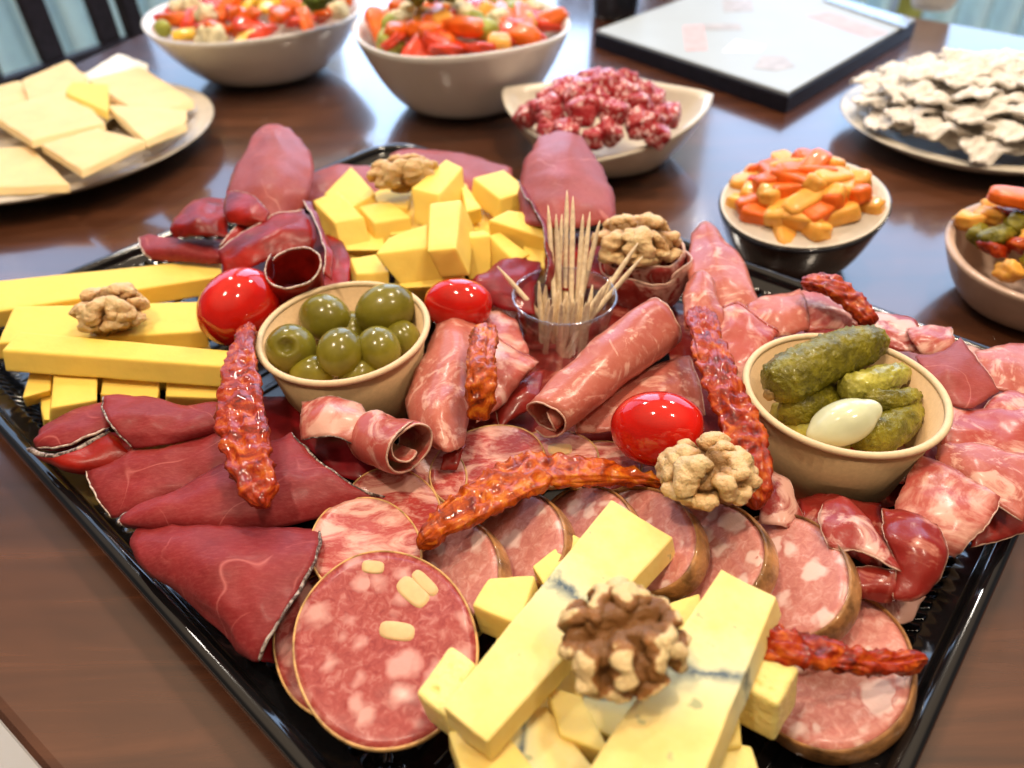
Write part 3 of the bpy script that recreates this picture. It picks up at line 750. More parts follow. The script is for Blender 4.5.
ch([(473, 178), (504, 169), (530, 190), (500, 199)], 5.9, (-3, 22), 1.1, 'cheese cube at the back right corner of the heap')
ch([(461, 186), (470, 190), (482, 208), (466, 212)], 5.5, (0, 14), .9, 'small corner of cheese between the peak cube and the back right cube')
ch([(350, 258), (376, 254), (390, 272), (356, 274)], 4.8, (0, 22), 1.0, 'low cheese cube behind the left rim of the olive cup')
ch([(386, 190), (466, 180), (480, 230), (390, 235)], 4.4, (0, 30), 2.6, 'cheese cube buried in the middle of the heap')
ch([(395, 262), (455, 262), (470, 285), (400, 288)], 4.4, (0, 24), 2.6, 'cheese cube buried at the front foot of the heap')
ch([(470, 200), (530, 200), (545, 240), (480, 245)], 4.3, (0, 30), 2.6, 'cheese cube buried on the right of the heap')
ch([(335, 200), (380, 205), (385, 250), (340, 250)], 4.2, (0, 30), 2.6, 'cheese cube buried on the left of the heap')
ch([(523, 245), (545, 248), (545, 268), (525, 266)], 4.9, (0, 16), 1.0, 'small cheese corner seen between the thin meat edge and the wedge')
# front cheeses
bar = block('blue_cheese_bar', [(611, 499), (673, 537), (487, 742), (443, 706)], [4.9, 4.8, 6.3, 6.4], (4, 19), .85, 'blue_cheese', 'long pale blue cheese bar with a dark vein, left of the large walnut', 'cheese', n=30, along=1, rd=.06)
block('blue_cheese_bar', [(721, 569), (776, 597), (694, 800), (548, 830)], [5.6, 5.5, 6.8, 7.0], (6, 18), .9, 'blue_cheese_low', 'wide blue cheese bar with blue speckles, right of the large walnut', 'cheese', n=30, along=1, rd=.06)
ch([(488, 577), (535, 575), (520, 625), (471, 605)], [4.3, 4.2, 4.6, 4.4], (8, 28), 1.2, 'pale cheese cube resting between the salami and the long blue cheese bar', 'cheese_pale')
ch([(573, 533), (596, 545), (548, 592), (532, 566)], [3.9, 3.9, 4.2, 4.1], (3, 12), 1.0, 'small pale cheese corner behind the upper part of the long bar', 'cheese_pale')
ch([(450, 644), (476, 662), (445, 716), (414, 692)], [5.2, 5.3, 5.4, 5.2], (14, 30), 1.2, 'cheese piece with round holes at the left of the long bar', 'swiss', n=22, dents=((433, 690, 5.35, .17), (450, 665, 5.3, .10), (462, 680, 5.3, .09), (440, 704, 5.4, .08), (430, 676, 5.3, .07)), rd=.14)
ch([(505, 715), (545, 705), (600, 775), (450, 790)], [4.7, 4.6, 5.2, 5.4], (3, 20), 1.2, 'pale veined cheese slab under the near end of the long bar', 'blue_cheese_low', along=0)
ch([(447, 730), (500, 725), (560, 800), (470, 800)], [5.0, 5.0, 5.5, 5.5], (3, 20), 1.2, 'pale cheese block in the near left corner of the cheese pile', 'cheese_pale')
ch([(545, 685), (582, 695), (612, 755), (560, 735)], [4.8, 4.8, 5.2, 5.1], (2, 22), 1.2, 'yellow cheese wedge in the gap between the two long bars', 'cheese_pale')
ch([(585, 672), (680, 655), (650, 760), (580, 720)], [4.6, 4.5, 4.9, 4.9], (0, 20), 1.6, 'dark veined blue cheese piece under the large walnut', 'blue_cheese_dark', along=1)
ch([(668, 602), (700, 592), (704, 625), (672, 640)], [4.5, 4.4, 4.5, 4.6], (0, 18), 1.0, 'small cheese cube behind the wide blue cheese bar', 'cheese_pale')
ch([(733, 681), (758, 648), (800, 667), (778, 705)], [4.9, 4.8, 4.8, 4.9], (-4, 38), 1.5, 'holey cheese cube on the right flank of the cheese pile', 'swiss', n=22, dents=((757, 683, 4.9, .13), (764, 676, 4.9, .08), (772, 690, 4.9, .08), (750, 676, 4.9, .09), (745, 690, 4.9, .08), (784, 672, 4.9, .06)), rd=.12)
ch([(706, 716), (738, 706), (742, 745), (708, 752)], [4.3, 4.2, 4.4, 4.4], (0, 20), 1.2, 'pale cheese piece low beside the near edge of the wide bar', 'cheese_pale')
ch([(715, 738), (752, 745), (765, 790), (700, 800)], [4.2, 4.1, 4.4, 4.4], (0, 20), 1.2, 'nearest pale cheese piece at the picture bottom right of the bars', 'swiss')
ch([(500, 620), (560, 620), (640, 720), (480, 720)], [3.3, 3.3, 3.8, 3.8], (0, 30), 2.0, 'pale cheese block buried under the long blue cheese bar', 'cheese_pale')
ch([(640, 640), (740, 640), (720, 760), (600, 760)], [3.3, 3.3, 3.8, 3.8], (0, 30), 2.0, 'pale cheese block buried under the wide blue cheese bar', 'cheese_pale')
# ------------------------------------------------------------------ cold cuts
BE, HA = 'dried beef', 'ham'
def beef(rows, label, edges=(), mat='dried_beef', **k): return sheet('dried_beef_slice', rows, mat, label, 'meat', edges, **k)
def ham(rows, label, edges=(), mat='coppa_pale', emat='fat_edge', er=.034, **k): return sheet('cured_ham_slice', rows, mat, label, 'meat', edges, emat, er, ename='edge_fat', **k)
# hidden filler slices, added so the shaded gaps between the folds read dark
beef([[(60, 430, 1.4), (160, 430, 1.8), (260, 400, 1.8)], [(110, 500, 1.4), (200, 480, 2.0), (300, 440, 1.8)], [(160, 560, 1.4), (230, 540, 2.0), (340, 480, 1.8)]], 'dark red beef filler slice lying lowest under the folded slices at the left', mat='beef_inside')
beef([[(210, 400, 2.6), (245, 395, 2.8), (300, 400, 2.6)], [(225, 430, 2.8), (265, 425, 3.0), (310, 430, 2.8)], [(235, 460, 2.8), (275, 450, 3.0), (330, 450, 2.8)]], 'dark red beef filler slice in the shaded gap left of the olive cup', mat='beef_inside')
ham([[(400, 360, 1.6), (500, 340, 2.0), (600, 330, 2.0)], [(410, 410, 1.6), (510, 400, 2.0), (620, 390, 2.0)], [(420, 460, 1.4), (530, 450, 1.8), (640, 440, 1.8)]], 'dark ham filler slice lying flat under the rolls around the toothpick cup', mat='coppa_dark')
ham([[(660, 300, 2.2), (780, 320, 2.4), (900, 340, 2.4)], [(680, 400, 2.0), (800, 420, 2.0), (930, 420, 2.2)], [(720, 500, 1.6), (820, 520, 1.6), (920, 500, 1.6)]], 'dark ham filler slice lying flat under the gherkin cup', mat='coppa_dark')
beef([[(180, 250, 2.2), (260, 230, 2.4), (350, 200, 2.4)], [(200, 280, 2.0), (270, 280, 2.4), (350, 250, 2.4)], [(220, 310, 2.0), (280, 310, 2.2), (350, 300, 2.2)]], 'dark beef filler slice lying flat under the dried beef swirl', mat='beef_inside')
ham([[(480, 280, 2.4), (540, 260, 2.8), (620, 250, 2.6)], [(470, 310, 2.4), (530, 310, 2.8), (640, 300, 2.8)], [(470, 350, 2.0), (530, 350, 2.2), (650, 340, 2.4)]], 'dark ham filler slice behind and beneath the toothpick cup', mat='coppa_dark')
ham([[(880, 320, 3.0), (960, 345, 3.0), (1040, 370, 3.0)], [(880, 400, 2.8), (960, 420, 2.8), (1040, 440, 2.8)], [(880, 480, 2.6), (950, 490, 2.6), (1020, 480, 2.6)]], 'ham filler slice lying lowest under the fan at the right edge', mat='coppa')
# left front
beef([[(42, 430, 3.0), (70, 414, 3.5), (105, 404, 3.8)], [(34, 440, 3.6), (70, 428, 4.2), (112, 414, 4.3)], [(36, 447, 3.2), (66, 446, 3.8), (110, 428, 4.0)]], 'dark upper lip of dried beef folded beside the small cheese pieces', ('bot',), mat='dried_beef', emat='pale_rind')
beef([[(38, 444, 3.0), (68, 444, 3.2), (108, 424, 3.4)], [(36, 449, 3.1), (64, 452, 3.3), (110, 432, 3.4)]], 'bright red inside of the folded beef slice nearest the left tray wall', mat='beef_inside')
beef([[(28, 449, 3.7), (62, 456, 4.0), (110, 432, 4.1)], [(44, 460, 3.2), (80, 466, 3.7), (124, 447, 3.8)], [(78, 470, 2.0), (100, 476, 2.4), (142, 464, 2.8)]], 'outer beef fold with a thick grey rind at the far left', ('top',), mat='beef_glossy', emat='dry_rind', er=.12)
beef([[(104, 398, 4.3), (140, 397, 4.3), (180, 405, 4.2), (225, 402, 3.9)], [(104, 412, 4.9), (145, 414, 5.0), (185, 417, 4.6), (228, 411, 4.1)], [(116, 430, 4.5), (150, 432, 4.5), (190, 430, 4.3), (230, 422, 3.9)], [(134, 448, 3.4), (160, 446, 3.6), (195, 438, 3.5), (230, 432, 3.4)]], 'dried beef petal directly in front of the cheese sticks', ('left',))
beef([[(92, 462, 2.4), (140, 447, 3.2), (185, 434, 3.6), (240, 422, 3.6)], [(88, 473, 3.0), (140, 460, 3.9), (185, 449, 4.2), (240, 440, 4.1)], [(97, 498, 2.9), (145, 487, 3.5), (190, 472, 3.7), (245, 458, 3.9)], [(112, 518, 2.0), (150, 508, 2.5), (195, 492, 3.0), (250, 478, 3.2)]], 'second dried beef fold, between the petal and the slice with the long rind', ('left',), emat='pale_rind', er=.05)
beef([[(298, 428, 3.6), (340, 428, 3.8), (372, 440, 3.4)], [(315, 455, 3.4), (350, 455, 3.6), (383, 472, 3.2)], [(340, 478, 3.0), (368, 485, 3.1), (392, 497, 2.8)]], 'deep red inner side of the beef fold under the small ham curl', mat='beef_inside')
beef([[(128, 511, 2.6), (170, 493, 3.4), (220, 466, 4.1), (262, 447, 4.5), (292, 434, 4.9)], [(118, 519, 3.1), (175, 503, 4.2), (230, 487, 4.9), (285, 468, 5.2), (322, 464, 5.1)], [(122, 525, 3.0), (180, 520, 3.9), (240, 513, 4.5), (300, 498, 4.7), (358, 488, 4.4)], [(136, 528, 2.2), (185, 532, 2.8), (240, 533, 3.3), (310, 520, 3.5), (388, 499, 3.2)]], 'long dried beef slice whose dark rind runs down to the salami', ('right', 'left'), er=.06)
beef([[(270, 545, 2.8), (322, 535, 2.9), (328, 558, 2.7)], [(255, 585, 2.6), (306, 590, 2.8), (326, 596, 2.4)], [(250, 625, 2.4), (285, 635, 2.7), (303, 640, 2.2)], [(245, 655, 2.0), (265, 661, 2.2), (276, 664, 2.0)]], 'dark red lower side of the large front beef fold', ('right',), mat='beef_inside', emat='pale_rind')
beef([[(140, 527, 2.9), (200, 525, 4.0), (265, 529, 4.2), (320, 529, 3.8)], [(129, 543, 3.2), (195, 553, 4.8), (260, 560, 5.1), (317, 556, 4.6)], [(150, 572, 2.9), (205, 590, 4.4), (250, 597, 4.7), (295, 598, 4.4)], [(195, 607, 2.5), (230, 622, 3.6), (252, 632, 4.0), (272, 634, 3.9)], [(245, 655, 2.2), (250, 658, 2.5), (255, 662, 2.7), (259, 661, 2.7)]], 'large front dried beef slice folded to a point beside the big salami', ('right',), er=.07)
# back left
beef([[(255, 136, 7.0), (271, 125, 7.5), (290, 129, 7.1)], [(240, 160, 6.6), (275, 150, 7.8), (312, 158, 6.6)], [(228, 190, 5.6), (268, 185, 7.2), (311, 188, 5.8)], [(232, 218, 4.4), (265, 222, 5.4), (300, 214, 4.4)]], 'tall dried beef petal standing up at the back left of the tray', mat='dried_beef_pink', th=.25)
beef([[(227, 192, 6.4), (248, 193, 7.0), (269, 212, 6.8)], [(224, 208, 6.2), (245, 212, 6.8), (264, 222, 6.4)], [(228, 222, 5.4), (245, 226, 5.8), (262, 228, 5.4)]], 'dark red flap at the foot of the tall beef petal', ('top',), mat='beef_glossy', er=.04)
beef([[(312, 172, 4.4), (340, 165, 4.6), (372, 167, 4.4), (386, 178, 4.2)], [(305, 186, 4.6), (335, 180, 4.8), (365, 180, 4.6), (390, 190, 4.2)], [(298, 208, 3.8), (330, 206, 4), (360, 200, 4), (390, 202, 4)]], 'pink beef slice lying between the tall petal and the cheese heap', mat='dried_beef_pink')
beef([[(219, 246, 5.6), (240, 225, 5.9), (272, 214, 5.9)], [(222, 250, 5.0), (245, 240, 5.3), (272, 228, 5.3)]], 'back loop of the beef swirl with its pale thin rind', ('top',), mat='beef_glossy', emat='pale_rind', er=.055)
beef([[(218, 252, 5.8), (246, 232, 6.4), (275, 216, 6.6), (304, 209, 6.4)], [(221, 260, 5.6), (252, 246, 6.5), (285, 234, 6.7), (316, 232, 6.3)], [(226, 276, 4.6), (252, 268, 5.3), (275, 258, 5.6), (312, 252, 5.2)]], 'front band of the beef swirl above the left tomato', ('top',), mat='beef_glossy', emat='pale_rind', er=.055)
roll('dried_beef_roll', (294, 266, 6.5), (297, 300, 4.2), 1.42, 1.2, 1.03, 2.0, 'beef_glossy', 'open beef roll with a dark hollow facing the olive cup', 'meat', shr=.12, emat='pale_rind', er=.055, ends=(0,), ename='rind')
beef([[(303, 201, 6.9), (311, 203, 6.5)], [(315, 222, 7.0), (323, 230, 6.6)], [(325, 248, 6.9), (332, 258, 6.4)], [(324, 275, 6.0), (332, 282, 5.6)]], 'upright beef strip at the right side of the swirl beside the cheese', ('left',), mat='beef_glossy', emat='pale_rind', er=.055)
beef([[(325, 235, 4.5), (340, 240, 4.5), (352, 262, 4.3)], [(330, 262, 4.5), (340, 268, 4.4), (350, 275, 4.2)], [(318, 288, 4.2), (335, 290, 4.2), (350, 292, 4)]], 'red beef slice between the swirl and the cheese heap', mat='beef_glossy')
beef([[(139, 237, 4.1), (160, 236, 4.5), (222, 243, 4.5)], [(142, 250, 4.3), (170, 249, 4.8), (222, 255, 4.8)], [(152, 260, 3.6), (180, 262, 3.8), (222, 264, 4)]], 'small beef tip pointing over the back left tray wall', ('left',), mat='dried_beef', emat='pale_rind')
beef([[(176, 216, 4.8), (195, 201, 5.6), (224, 200, 5.4)], [(171, 228, 5.2), (198, 217, 6.5), (228, 214, 5.8)], [(174, 238, 4.4), (200, 237, 5.4), (228, 238, 5.0)]], 'shiny dark red beef bulge left of the tall petal', mat='beef_glossy', er=.06, amp=.12)
beef([[(390, 155, 4.2), (420, 149, 4.5), (470, 156, 4.5), (512, 168, 4.2)], [(388, 168, 4.4), (425, 163, 4.7), (470, 170, 4.7), (512, 182, 4.4)], [(385, 187, 4), (425, 187, 4), (470, 192, 4), (512, 200, 4)]], 'beef slice lying along the back corner behind the cheese heap', mat='dried_beef_pink')
beef([[(538, 139, 6.8), (560, 131, 7.3), (582, 139, 6.8)], [(524, 165, 6.4), (562, 153, 7.8), (603, 170, 6.4)], [(519, 195, 5.6), (565, 188, 7.4), (613, 198, 5.8)], [(522, 226, 4.8), (568, 228, 5.8), (615, 222, 5.0)]], 'tall beef petal standing behind the toothpicks', mat='dried_beef_pink', th=.25)
beef([[(518, 184, 7.0), (524, 188, 6.2)], [(532, 207, 7.0), (538, 210, 6.0)], [(544, 236, 6.9), (550, 238, 5.9)], [(547, 262, 6.5), (553, 264, 5.5)], [(545, 284, 5.9), (551, 286, 4.9)]], 'thin beef slice seen edge on beside the toothpicks', ('left',), mat='beef_inside', er=.04)
beef([[(490, 268, 4.9), (518, 257, 5.2), (545, 262, 4.9)], [(474, 280, 5.0), (500, 280, 5.2), (535, 285, 4.9)], [(485, 302, 3.9), (505, 310, 4.1), (535, 315, 3.9)]], 'dark beef slice between the back tomato and the toothpick cup', mat='beef_inside')
beef([[(548, 236, 4.4), (575, 232, 4.6), (605, 235, 4.4)], [(545, 262, 4.6), (575, 262, 4.8), (610, 262, 4.6)], [(548, 290, 4), (575, 290, 4), (605, 290, 4)]], 'red beef slice just behind the toothpick cup', mat='beef_glossy')
# centre rolls
ham([[(303, 404, 4.5), (330, 398, 5.2), (362, 406, 4.8)], [(300, 420, 4.9), (332, 414, 5.8), (367, 422, 5.1)], [(301, 440, 4.3), (330, 437, 5.2), (354, 444, 4.6)]], 'small ham curl in front of the olive cup', ('top', 'bot'), emat='dry_rind', er=.035)
roll('ham_roll', (409, 448, 5.6), (376, 437, 4.3), 1.0, 1.15, 1.7, 1.0, 'coppa_pale', 'rolled ham slice whose spiral end faces the salami', 'meat', shr=.62, emat='fat_edge', er=.045)
ham([[(440, 318, 3.8), (456, 309, 4.9), (474, 316, 4.2)], [(428, 345, 4.2), (452, 338, 6.1), (478, 345, 4.8)], [(414, 380, 4.0), (445, 378, 6.2), (475, 382, 4.8)], [(406, 408, 3.8), (438, 415, 5.9), (469, 415, 4.5)], [(416, 436, 3.2), (445, 452, 4.8), (463, 446, 3.9)]], 'big marbled ham roll standing right of the olive cup', ('top',), mat='ham', er=.045)
ham([[(462, 450, 4.4), (466, 445, 4.2), (463, 440, 4.0)], [(445, 455, 4.2), (455, 460, 4.0), (460, 462, 3.8)], [(440, 470, 3.6), (450, 470, 3.5), (456, 470, 3.3)]], 'dark tip of ham under the standing roll', mat='coppa_dark')
ham([[(484, 318, 3.9), (500, 312, 4.1), (516, 322, 3.9)], [(480, 335, 4.2), (502, 332, 4.4), (525, 342, 4.2)], [(480, 352, 4.0), (505, 350, 4.2), (530, 355, 4.0)]], 'pink ham fold between the back tomato and the toothpick cup', mat='coppa_pale')
ham([[(482, 330, 4.2), (505, 343, 4.5), (538, 362, 4.7)], [(480, 370, 4.9), (508, 368, 5.1), (530, 370, 4.6)], [(480, 400, 4.1), (500, 394, 4.4), (520, 382, 4.0)], [(476, 424, 3.2), (490, 414, 3.6), (505, 402, 3.4)]], 'fatty ham slice right of the sun dried tomato on the standing roll', ('top',), mat='coppa_pale', emat='red_edge', er=.08)
ham([[(505, 385, 3.0), (525, 378, 3.4), (545, 372, 3.2)], [(498, 408, 3.4), (518, 396, 4.0), (540, 392, 3.6)], [(499, 432, 2.6), (514, 418, 3.1), (536, 408, 3.0)]], 'dark ham fold with a pale curved rim at the foot of the toothpick cup', ('left',), mat='coppa_dark')
ham([[(600, 398, 3.7), (650, 368, 4.3), (690, 356, 4.3)], [(578, 416, 3.5), (650, 392, 4.5), (699, 384, 4.3)], [(575, 434, 2.8), (630, 430, 3.5), (705, 415, 3.5)]], 'ham slice under the diagonal roll behind the front tomato', ('left', 'right'), mat='ham')
roll('ham_roll', (546, 418, 4.6), (661, 322, 5.2), .95, 1.2, 1.6, 4.2, 'ham', 'long diagonal ham roll in front of the toothpick cup', 'meat', shr=.6, emat='fat_edge', er=.045, flat=.9, bend=.15)
# rosette with a walnut
rc = U(643, 270, 4.0)
def petal(a0, a1, r, zt, zb, mat, label, emat='fat_edge'):
    G = []
    for i in range(10):
        t = i/9; row = []
        for j in range(28):
            u = j/27; an = math.radians(a0+(a1-a0)*u); rr = (r*(.72+.28*(1-(1-t)**2)))*(1+.05*math.sin(an*5+r*4))
            row.append(Vector((rc.x+rr*1.0*math.cos(an), rc.y+rr*math.sin(an), zt+(zb-zt)*(1-t)+.12*math.sin(an*4+r*7)*t)))
        G.append(row)
    G = G[::-1]
    o = gridmesh('coppa_slice', G, .14, mat, amp=.06)
    edge_tube('edge_fat', G[0], .055, emat, o, r*9)
    tag(o, label, 'meat')
petal(-200, 30, 2.25, 4.6, 2.2, 'coppa', 'outer front coppa slice of the rosette round the walnut')
petal(-60, 110, 2.3, 4.9, 2.2, 'coppa', 'outer right coppa slice of the rosette')
petal(60, 230, 2.1, 5.1, 2.2, 'coppa_pale', 'outer back coppa slice of the rosette')
petal(-150, 60, 1.9, 5.2, 2.4, 'coppa', 'middle coppa slice of the rosette')
petal(-20, 200, 1.8, 5.3, 2.4, 'coppa_dark', 'inner back coppa slice of the rosette')
# right of the rosette
ham([[(692, 235, 4.8), (706, 223, 5.5), (724, 238, 5.0)], [(688, 262, 4.6), (715, 253, 5.6), (743, 263, 4.9)], [(690, 287, 4.2), (722, 285, 5.1), (756, 295, 4.5)], [(700, 312, 3.6), (730, 314, 4.2), (764, 314, 3.6)]], 'pink ham petal standing between the rosette and the back tray wall', mat='ham', emat='red_edge', edges=('top',))
ham([[(687, 285, 5.2), (702, 272, 5.9), (713, 285, 5.4)], [(683, 305, 5.1), (704, 299, 5.8), (723, 312, 5.1)], [(686, 332, 4.4), (706, 332, 4.8), (723, 332, 4.2)]], 'small orange pink ham petal behind the upright sun dried tomato', mat='ham')
ham([[(722, 310, 5.2), (738, 304, 5.7), (756, 318, 5.5), (778, 334, 5.0)], [(715, 330, 5.0), (738, 326, 5.5), (758, 338, 5.3), (769, 346, 4.8)], [(713, 355, 4.4), (735, 352, 4.9), (752, 360, 4.6), (762, 364, 4.2)], [(722, 385, 3.6), (740, 385, 3.8), (750, 382, 3.6), (760, 382, 3.4)]], 'ham slice with a red brown border at the left of the gherkin cup', ('top',), mat='coppa_pale', emat='red_edge', er=.09)
ham([[(746, 306, 4.6), (772, 296, 4.9), (800, 290, 4.7)], [(750, 318, 4.8), (778, 312, 5.3), (806, 306, 5.1)], [(765, 338, 4.2), (785, 336, 4.4), (808, 330, 4.2)]], 'ham slice behind the gherkin cup, left of the sun dried tomato there', ('left',), mat='ham', emat='red_edge')
ham([[(797, 290, 4.6), (830, 290, 4.8), (872, 314, 4.6)], [(800, 310, 4.8), (832, 308, 5.1), (868, 326, 4.7)], [(805, 332, 4.2), (835, 330, 4.3), (862, 340, 4.1)]], 'ham slice directly under the sun dried tomato behind the gherkin cup', mat='coppa_pale')
ham([[(866, 312, 4.3), (893, 314, 4.5), (916, 321, 4.3)], [(870, 326, 4.6), (898, 333, 4.7), (923, 337, 4.5)], [(880, 345, 4.1), (905, 352, 4.2), (930, 355, 4.0)]], 'pink ham slice at the back wall, first in the fan on the right', mat='coppa', edges=('right',))
ham([[(906, 330, 4.6), (930, 327, 4.9), (951, 328, 4.7)], [(912, 342, 4.8), (935, 340, 5.1), (954, 342, 4.8)], [(922, 356, 4.2), (942, 356, 4.5), (954, 356, 4.3)]], 'small ham slice tucked against the back wall of the tray', mat='coppa_pale', edges=('right',))
ham([[(915, 358, 4.8), (940, 354, 5.1), (960, 338, 5.1)], [(930, 381, 4.9), (955, 376, 5.3), (982, 364, 5.1)], [(946, 406, 4.2), (970, 408, 4.6), (999, 392, 4.4)]], 'squarish dark pink beef slice right behind the gherkin cup', ('right',), mat='dried_beef_pink', emat='fat_edge')
ham([[(974, 353, 4.2), (1000, 345, 4.4), (1035, 342, 4.2)], [(983, 371, 4.4), (1008, 368, 4.7), (1040, 366, 4.4)], [(996, 392, 4.0), (1012, 394, 4.2), (1040, 402, 4.0)]], 'orange tinged ham slice at the far right corner', ('left',), mat='ham')
ham([[(990, 400, 4.4), (1010, 392, 4.5), (1040, 402, 4.4)], [(985, 412, 4.5), (1010, 412, 4.7), (1042, 420, 4.5)], [(990, 428, 4), (1012, 430, 4.2), (1042, 440, 4)]], 'pale fatty ham slice at the right picture edge', ('left',), mat='coppa_pale')
ham([[(945, 408, 4.2), (985, 408, 4.7), (1040, 408, 4.7)], [(938, 430, 4.4), (985, 430, 4.9), (1042, 432, 4.9)], [(942, 450, 4), (985, 456, 4.4), (1042, 464, 4.4)]], 'marbled ham slice right beside the rim of the gherkin cup', ('bot',), mat='coppa_pale')
ham([[(962, 505, 3.6), (1000, 500, 3.8), (1045, 480, 3.6)], [(970, 535, 3.4), (1000, 528, 3.6), (1045, 512, 3.6)], [(968, 548, 3.0), (1000, 540, 3.2), (1040, 528, 3.2)]], 'shiny reddish ham edge hanging over the right tray wall', mat='coppa_dark', edges=('bot',))
ham([[(940, 442, 4.2), (975, 443, 4.7), (1042, 460, 4.9)], [(936, 460, 4.3), (980, 470, 5.0), (1035, 492, 4.9)], [(950, 482, 3.8), (985, 498, 4.3), (1022, 522, 4.3)]], 'smooth orange pink ham slice below the marbled one at the right', ('bot', 'top'), mat='ham')
ham([[(920, 453, 4.6), (960, 473, 5.1), (999, 499, 5.1)], [(906, 480, 4.7), (945, 500, 5.1), (988, 524, 4.9)], [(894, 510, 4), (930, 528, 4.4), (966, 547, 4.2)], [(900, 530, 3.2), (930, 548, 3.4), (955, 560, 3.2)]], 'broad marbled coppa slice falling from the gherkin cup towards the tray wall', ('right',), mat='coppa_pale')
ham([[(764, 469, 3.9), (775, 472, 4.1), (786, 480, 3.9)], [(761, 500, 3.7), (785, 500, 4.1), (801, 506, 3.7)], [(760, 524, 3), (785, 528, 3.4), (810, 528, 3)]], 'marbled coppa tip between the sun dried tomato and the gherkin cup', ('right',), mat='coppa')
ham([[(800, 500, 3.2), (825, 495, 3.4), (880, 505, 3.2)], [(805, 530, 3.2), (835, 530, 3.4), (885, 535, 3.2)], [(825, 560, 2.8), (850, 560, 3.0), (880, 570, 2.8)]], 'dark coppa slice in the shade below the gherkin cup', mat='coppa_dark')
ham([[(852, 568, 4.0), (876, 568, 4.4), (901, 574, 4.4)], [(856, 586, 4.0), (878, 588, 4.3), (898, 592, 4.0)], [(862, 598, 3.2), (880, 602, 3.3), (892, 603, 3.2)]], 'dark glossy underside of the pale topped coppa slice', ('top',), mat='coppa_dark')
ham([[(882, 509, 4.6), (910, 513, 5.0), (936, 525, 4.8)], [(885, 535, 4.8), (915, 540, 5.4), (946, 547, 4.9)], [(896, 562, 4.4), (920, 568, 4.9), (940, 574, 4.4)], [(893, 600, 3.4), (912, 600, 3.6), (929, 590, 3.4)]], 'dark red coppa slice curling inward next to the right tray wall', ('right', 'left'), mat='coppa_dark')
ham([[(824, 504, 4.2), (842, 497, 4.7), (859, 512, 4.4)], [(819, 522, 4.2), (852, 525, 5.0), (881, 540, 4.6)], [(829, 547, 4.2), (864, 553, 4.9), (901, 573, 4.6)]], 'folded coppa slice with a pale fatty top below the gherkin cup', ('bot', 'left'), mat='coppa')
ham([[(862, 600, 2.8), (895, 600, 3.0), (926, 596, 2.8)], [(875, 612, 2.6), (900, 612, 2.8), (918, 608, 2.6)], [(888, 624, 2.3), (898, 624, 2.4), (908, 619, 2.3)]], 'thin coppa tail hanging towards the ribbed tray wall', mat='coppa')
# salami
def sal(*a, **k): return slab('salami_slice', *a, **k)
SA = 'sausage'
sal(640, 482, 40, 15, -3, 2.6, 0, 0, .16, 'salami_streaky', 'narrow sliver of salami nearest the front tomato', SA, wave=.02)
sal(622, 475, 42, 20, -3, 2.75, 0, 0, .16, 'salami_streaky', 'salami slice fourth in the overlapping row towards the front tomato', SA, wave=.02)
sal(600, 466, 42, 25, -3, 2.95, 0, 0, .16, 'salami_streaky', 'salami slice third in the overlapping row left of the front tomato', SA, wave=.02)
sal(552, 458, 46, 28, -3, 3.2, 0, 0, .16, 'salami_streaky', 'salami slice with one yellow cheese piece behind the long sun dried tomato', SA, wave=.03, lumps=((560, 449, 13, 6, 0),))
sal(487, 467, 58, 40, -18, 3.5, 0, 0, .16, 'salami_streaky', 'large streaky salami slice between the ham rolls and the long sun dried tomato', SA, wave=.05)
sal(432, 478, 34, 34, 30, 3.4, .3, 0, .16, 'salami_streaky', 'salami slice tucked under the spiral ended ham roll', SA, wave=.03)
sal(392, 512, 48, 44, 20, 3.65, .3, 0, .16, 'salami_streaky', 'salami slice between the long beef rind and the sun dried tomato', SA, wave=.05)
sal(365, 548, 56, 50, 10, 3.85, 0, -.2, .16, 'salami_streaky', 'salami slice just behind the largest salami', SA, wave=.05)
sal(352, 645, 78, 78, 0, 2.7, 0, -.3, .16, 'salami', 'salami slice peeping out left beneath the largest one', SA, wave=.04)
sal(385, 650, 91, 98, 5, 4.0, .0, -.35, .2, 'salami', 'largest salami slice with three yellow cheese pieces at the front left', SA, wave=.05,
    lumps=((413, 592, 19, 11, 42), (425, 583, 17, 7, 45), (397, 631, 19, 10, 8), (373, 567, 12, 7, 5)))
# thick cooked sausage slices
def thick(*a, **k): return slab('cooked_sausage_slice', *a, skin='skin_brown', sw=.09, wave=.03, **k)
thick(828, 668, 86, 80, 25, 2.6, .9, -.2, .9, 'cooked_sausage', 'pink sausage slice nearest the tray corner, crossed by a sun dried tomato', SA)
thick(781, 577, 68, 62, 15, 3.3, 2.0, -.2, .8, 'cooked_sausage', 'pink sausage slice with two white fat lumps right of the pale cheese bar', SA)
thick(706, 553, 58, 54, 10, 3.4, 2.3, -.2, .8, 'cooked_sausage', 'pink sausage slice under the front walnut', SA)
thick(640, 540, 56, 52, 8, 3.3, 2.4, -.2, .8, 'cooked_sausage', 'pink sausage slice right of the top of the long blue cheese bar', SA)
thick(588, 528, 46, 42, 5, 3.1, 2.2, -.1, .8, 'cooked_sausage', 'pink sausage slice behind the top of the long blue cheese bar', SA)
thick(515, 538, 49, 48, 0, 3.1, 2.2, -.2, .8, 'cooked_sausage', 'pink sausage slice below the long sun dried tomato, second from the left', SA)
thick(450, 570, 48, 52, 15, 3.2, 2.0, -.2, .8, 'cooked_sausage', 'pink sausage slice between the largest salami and the small pale cheese cube', SA)
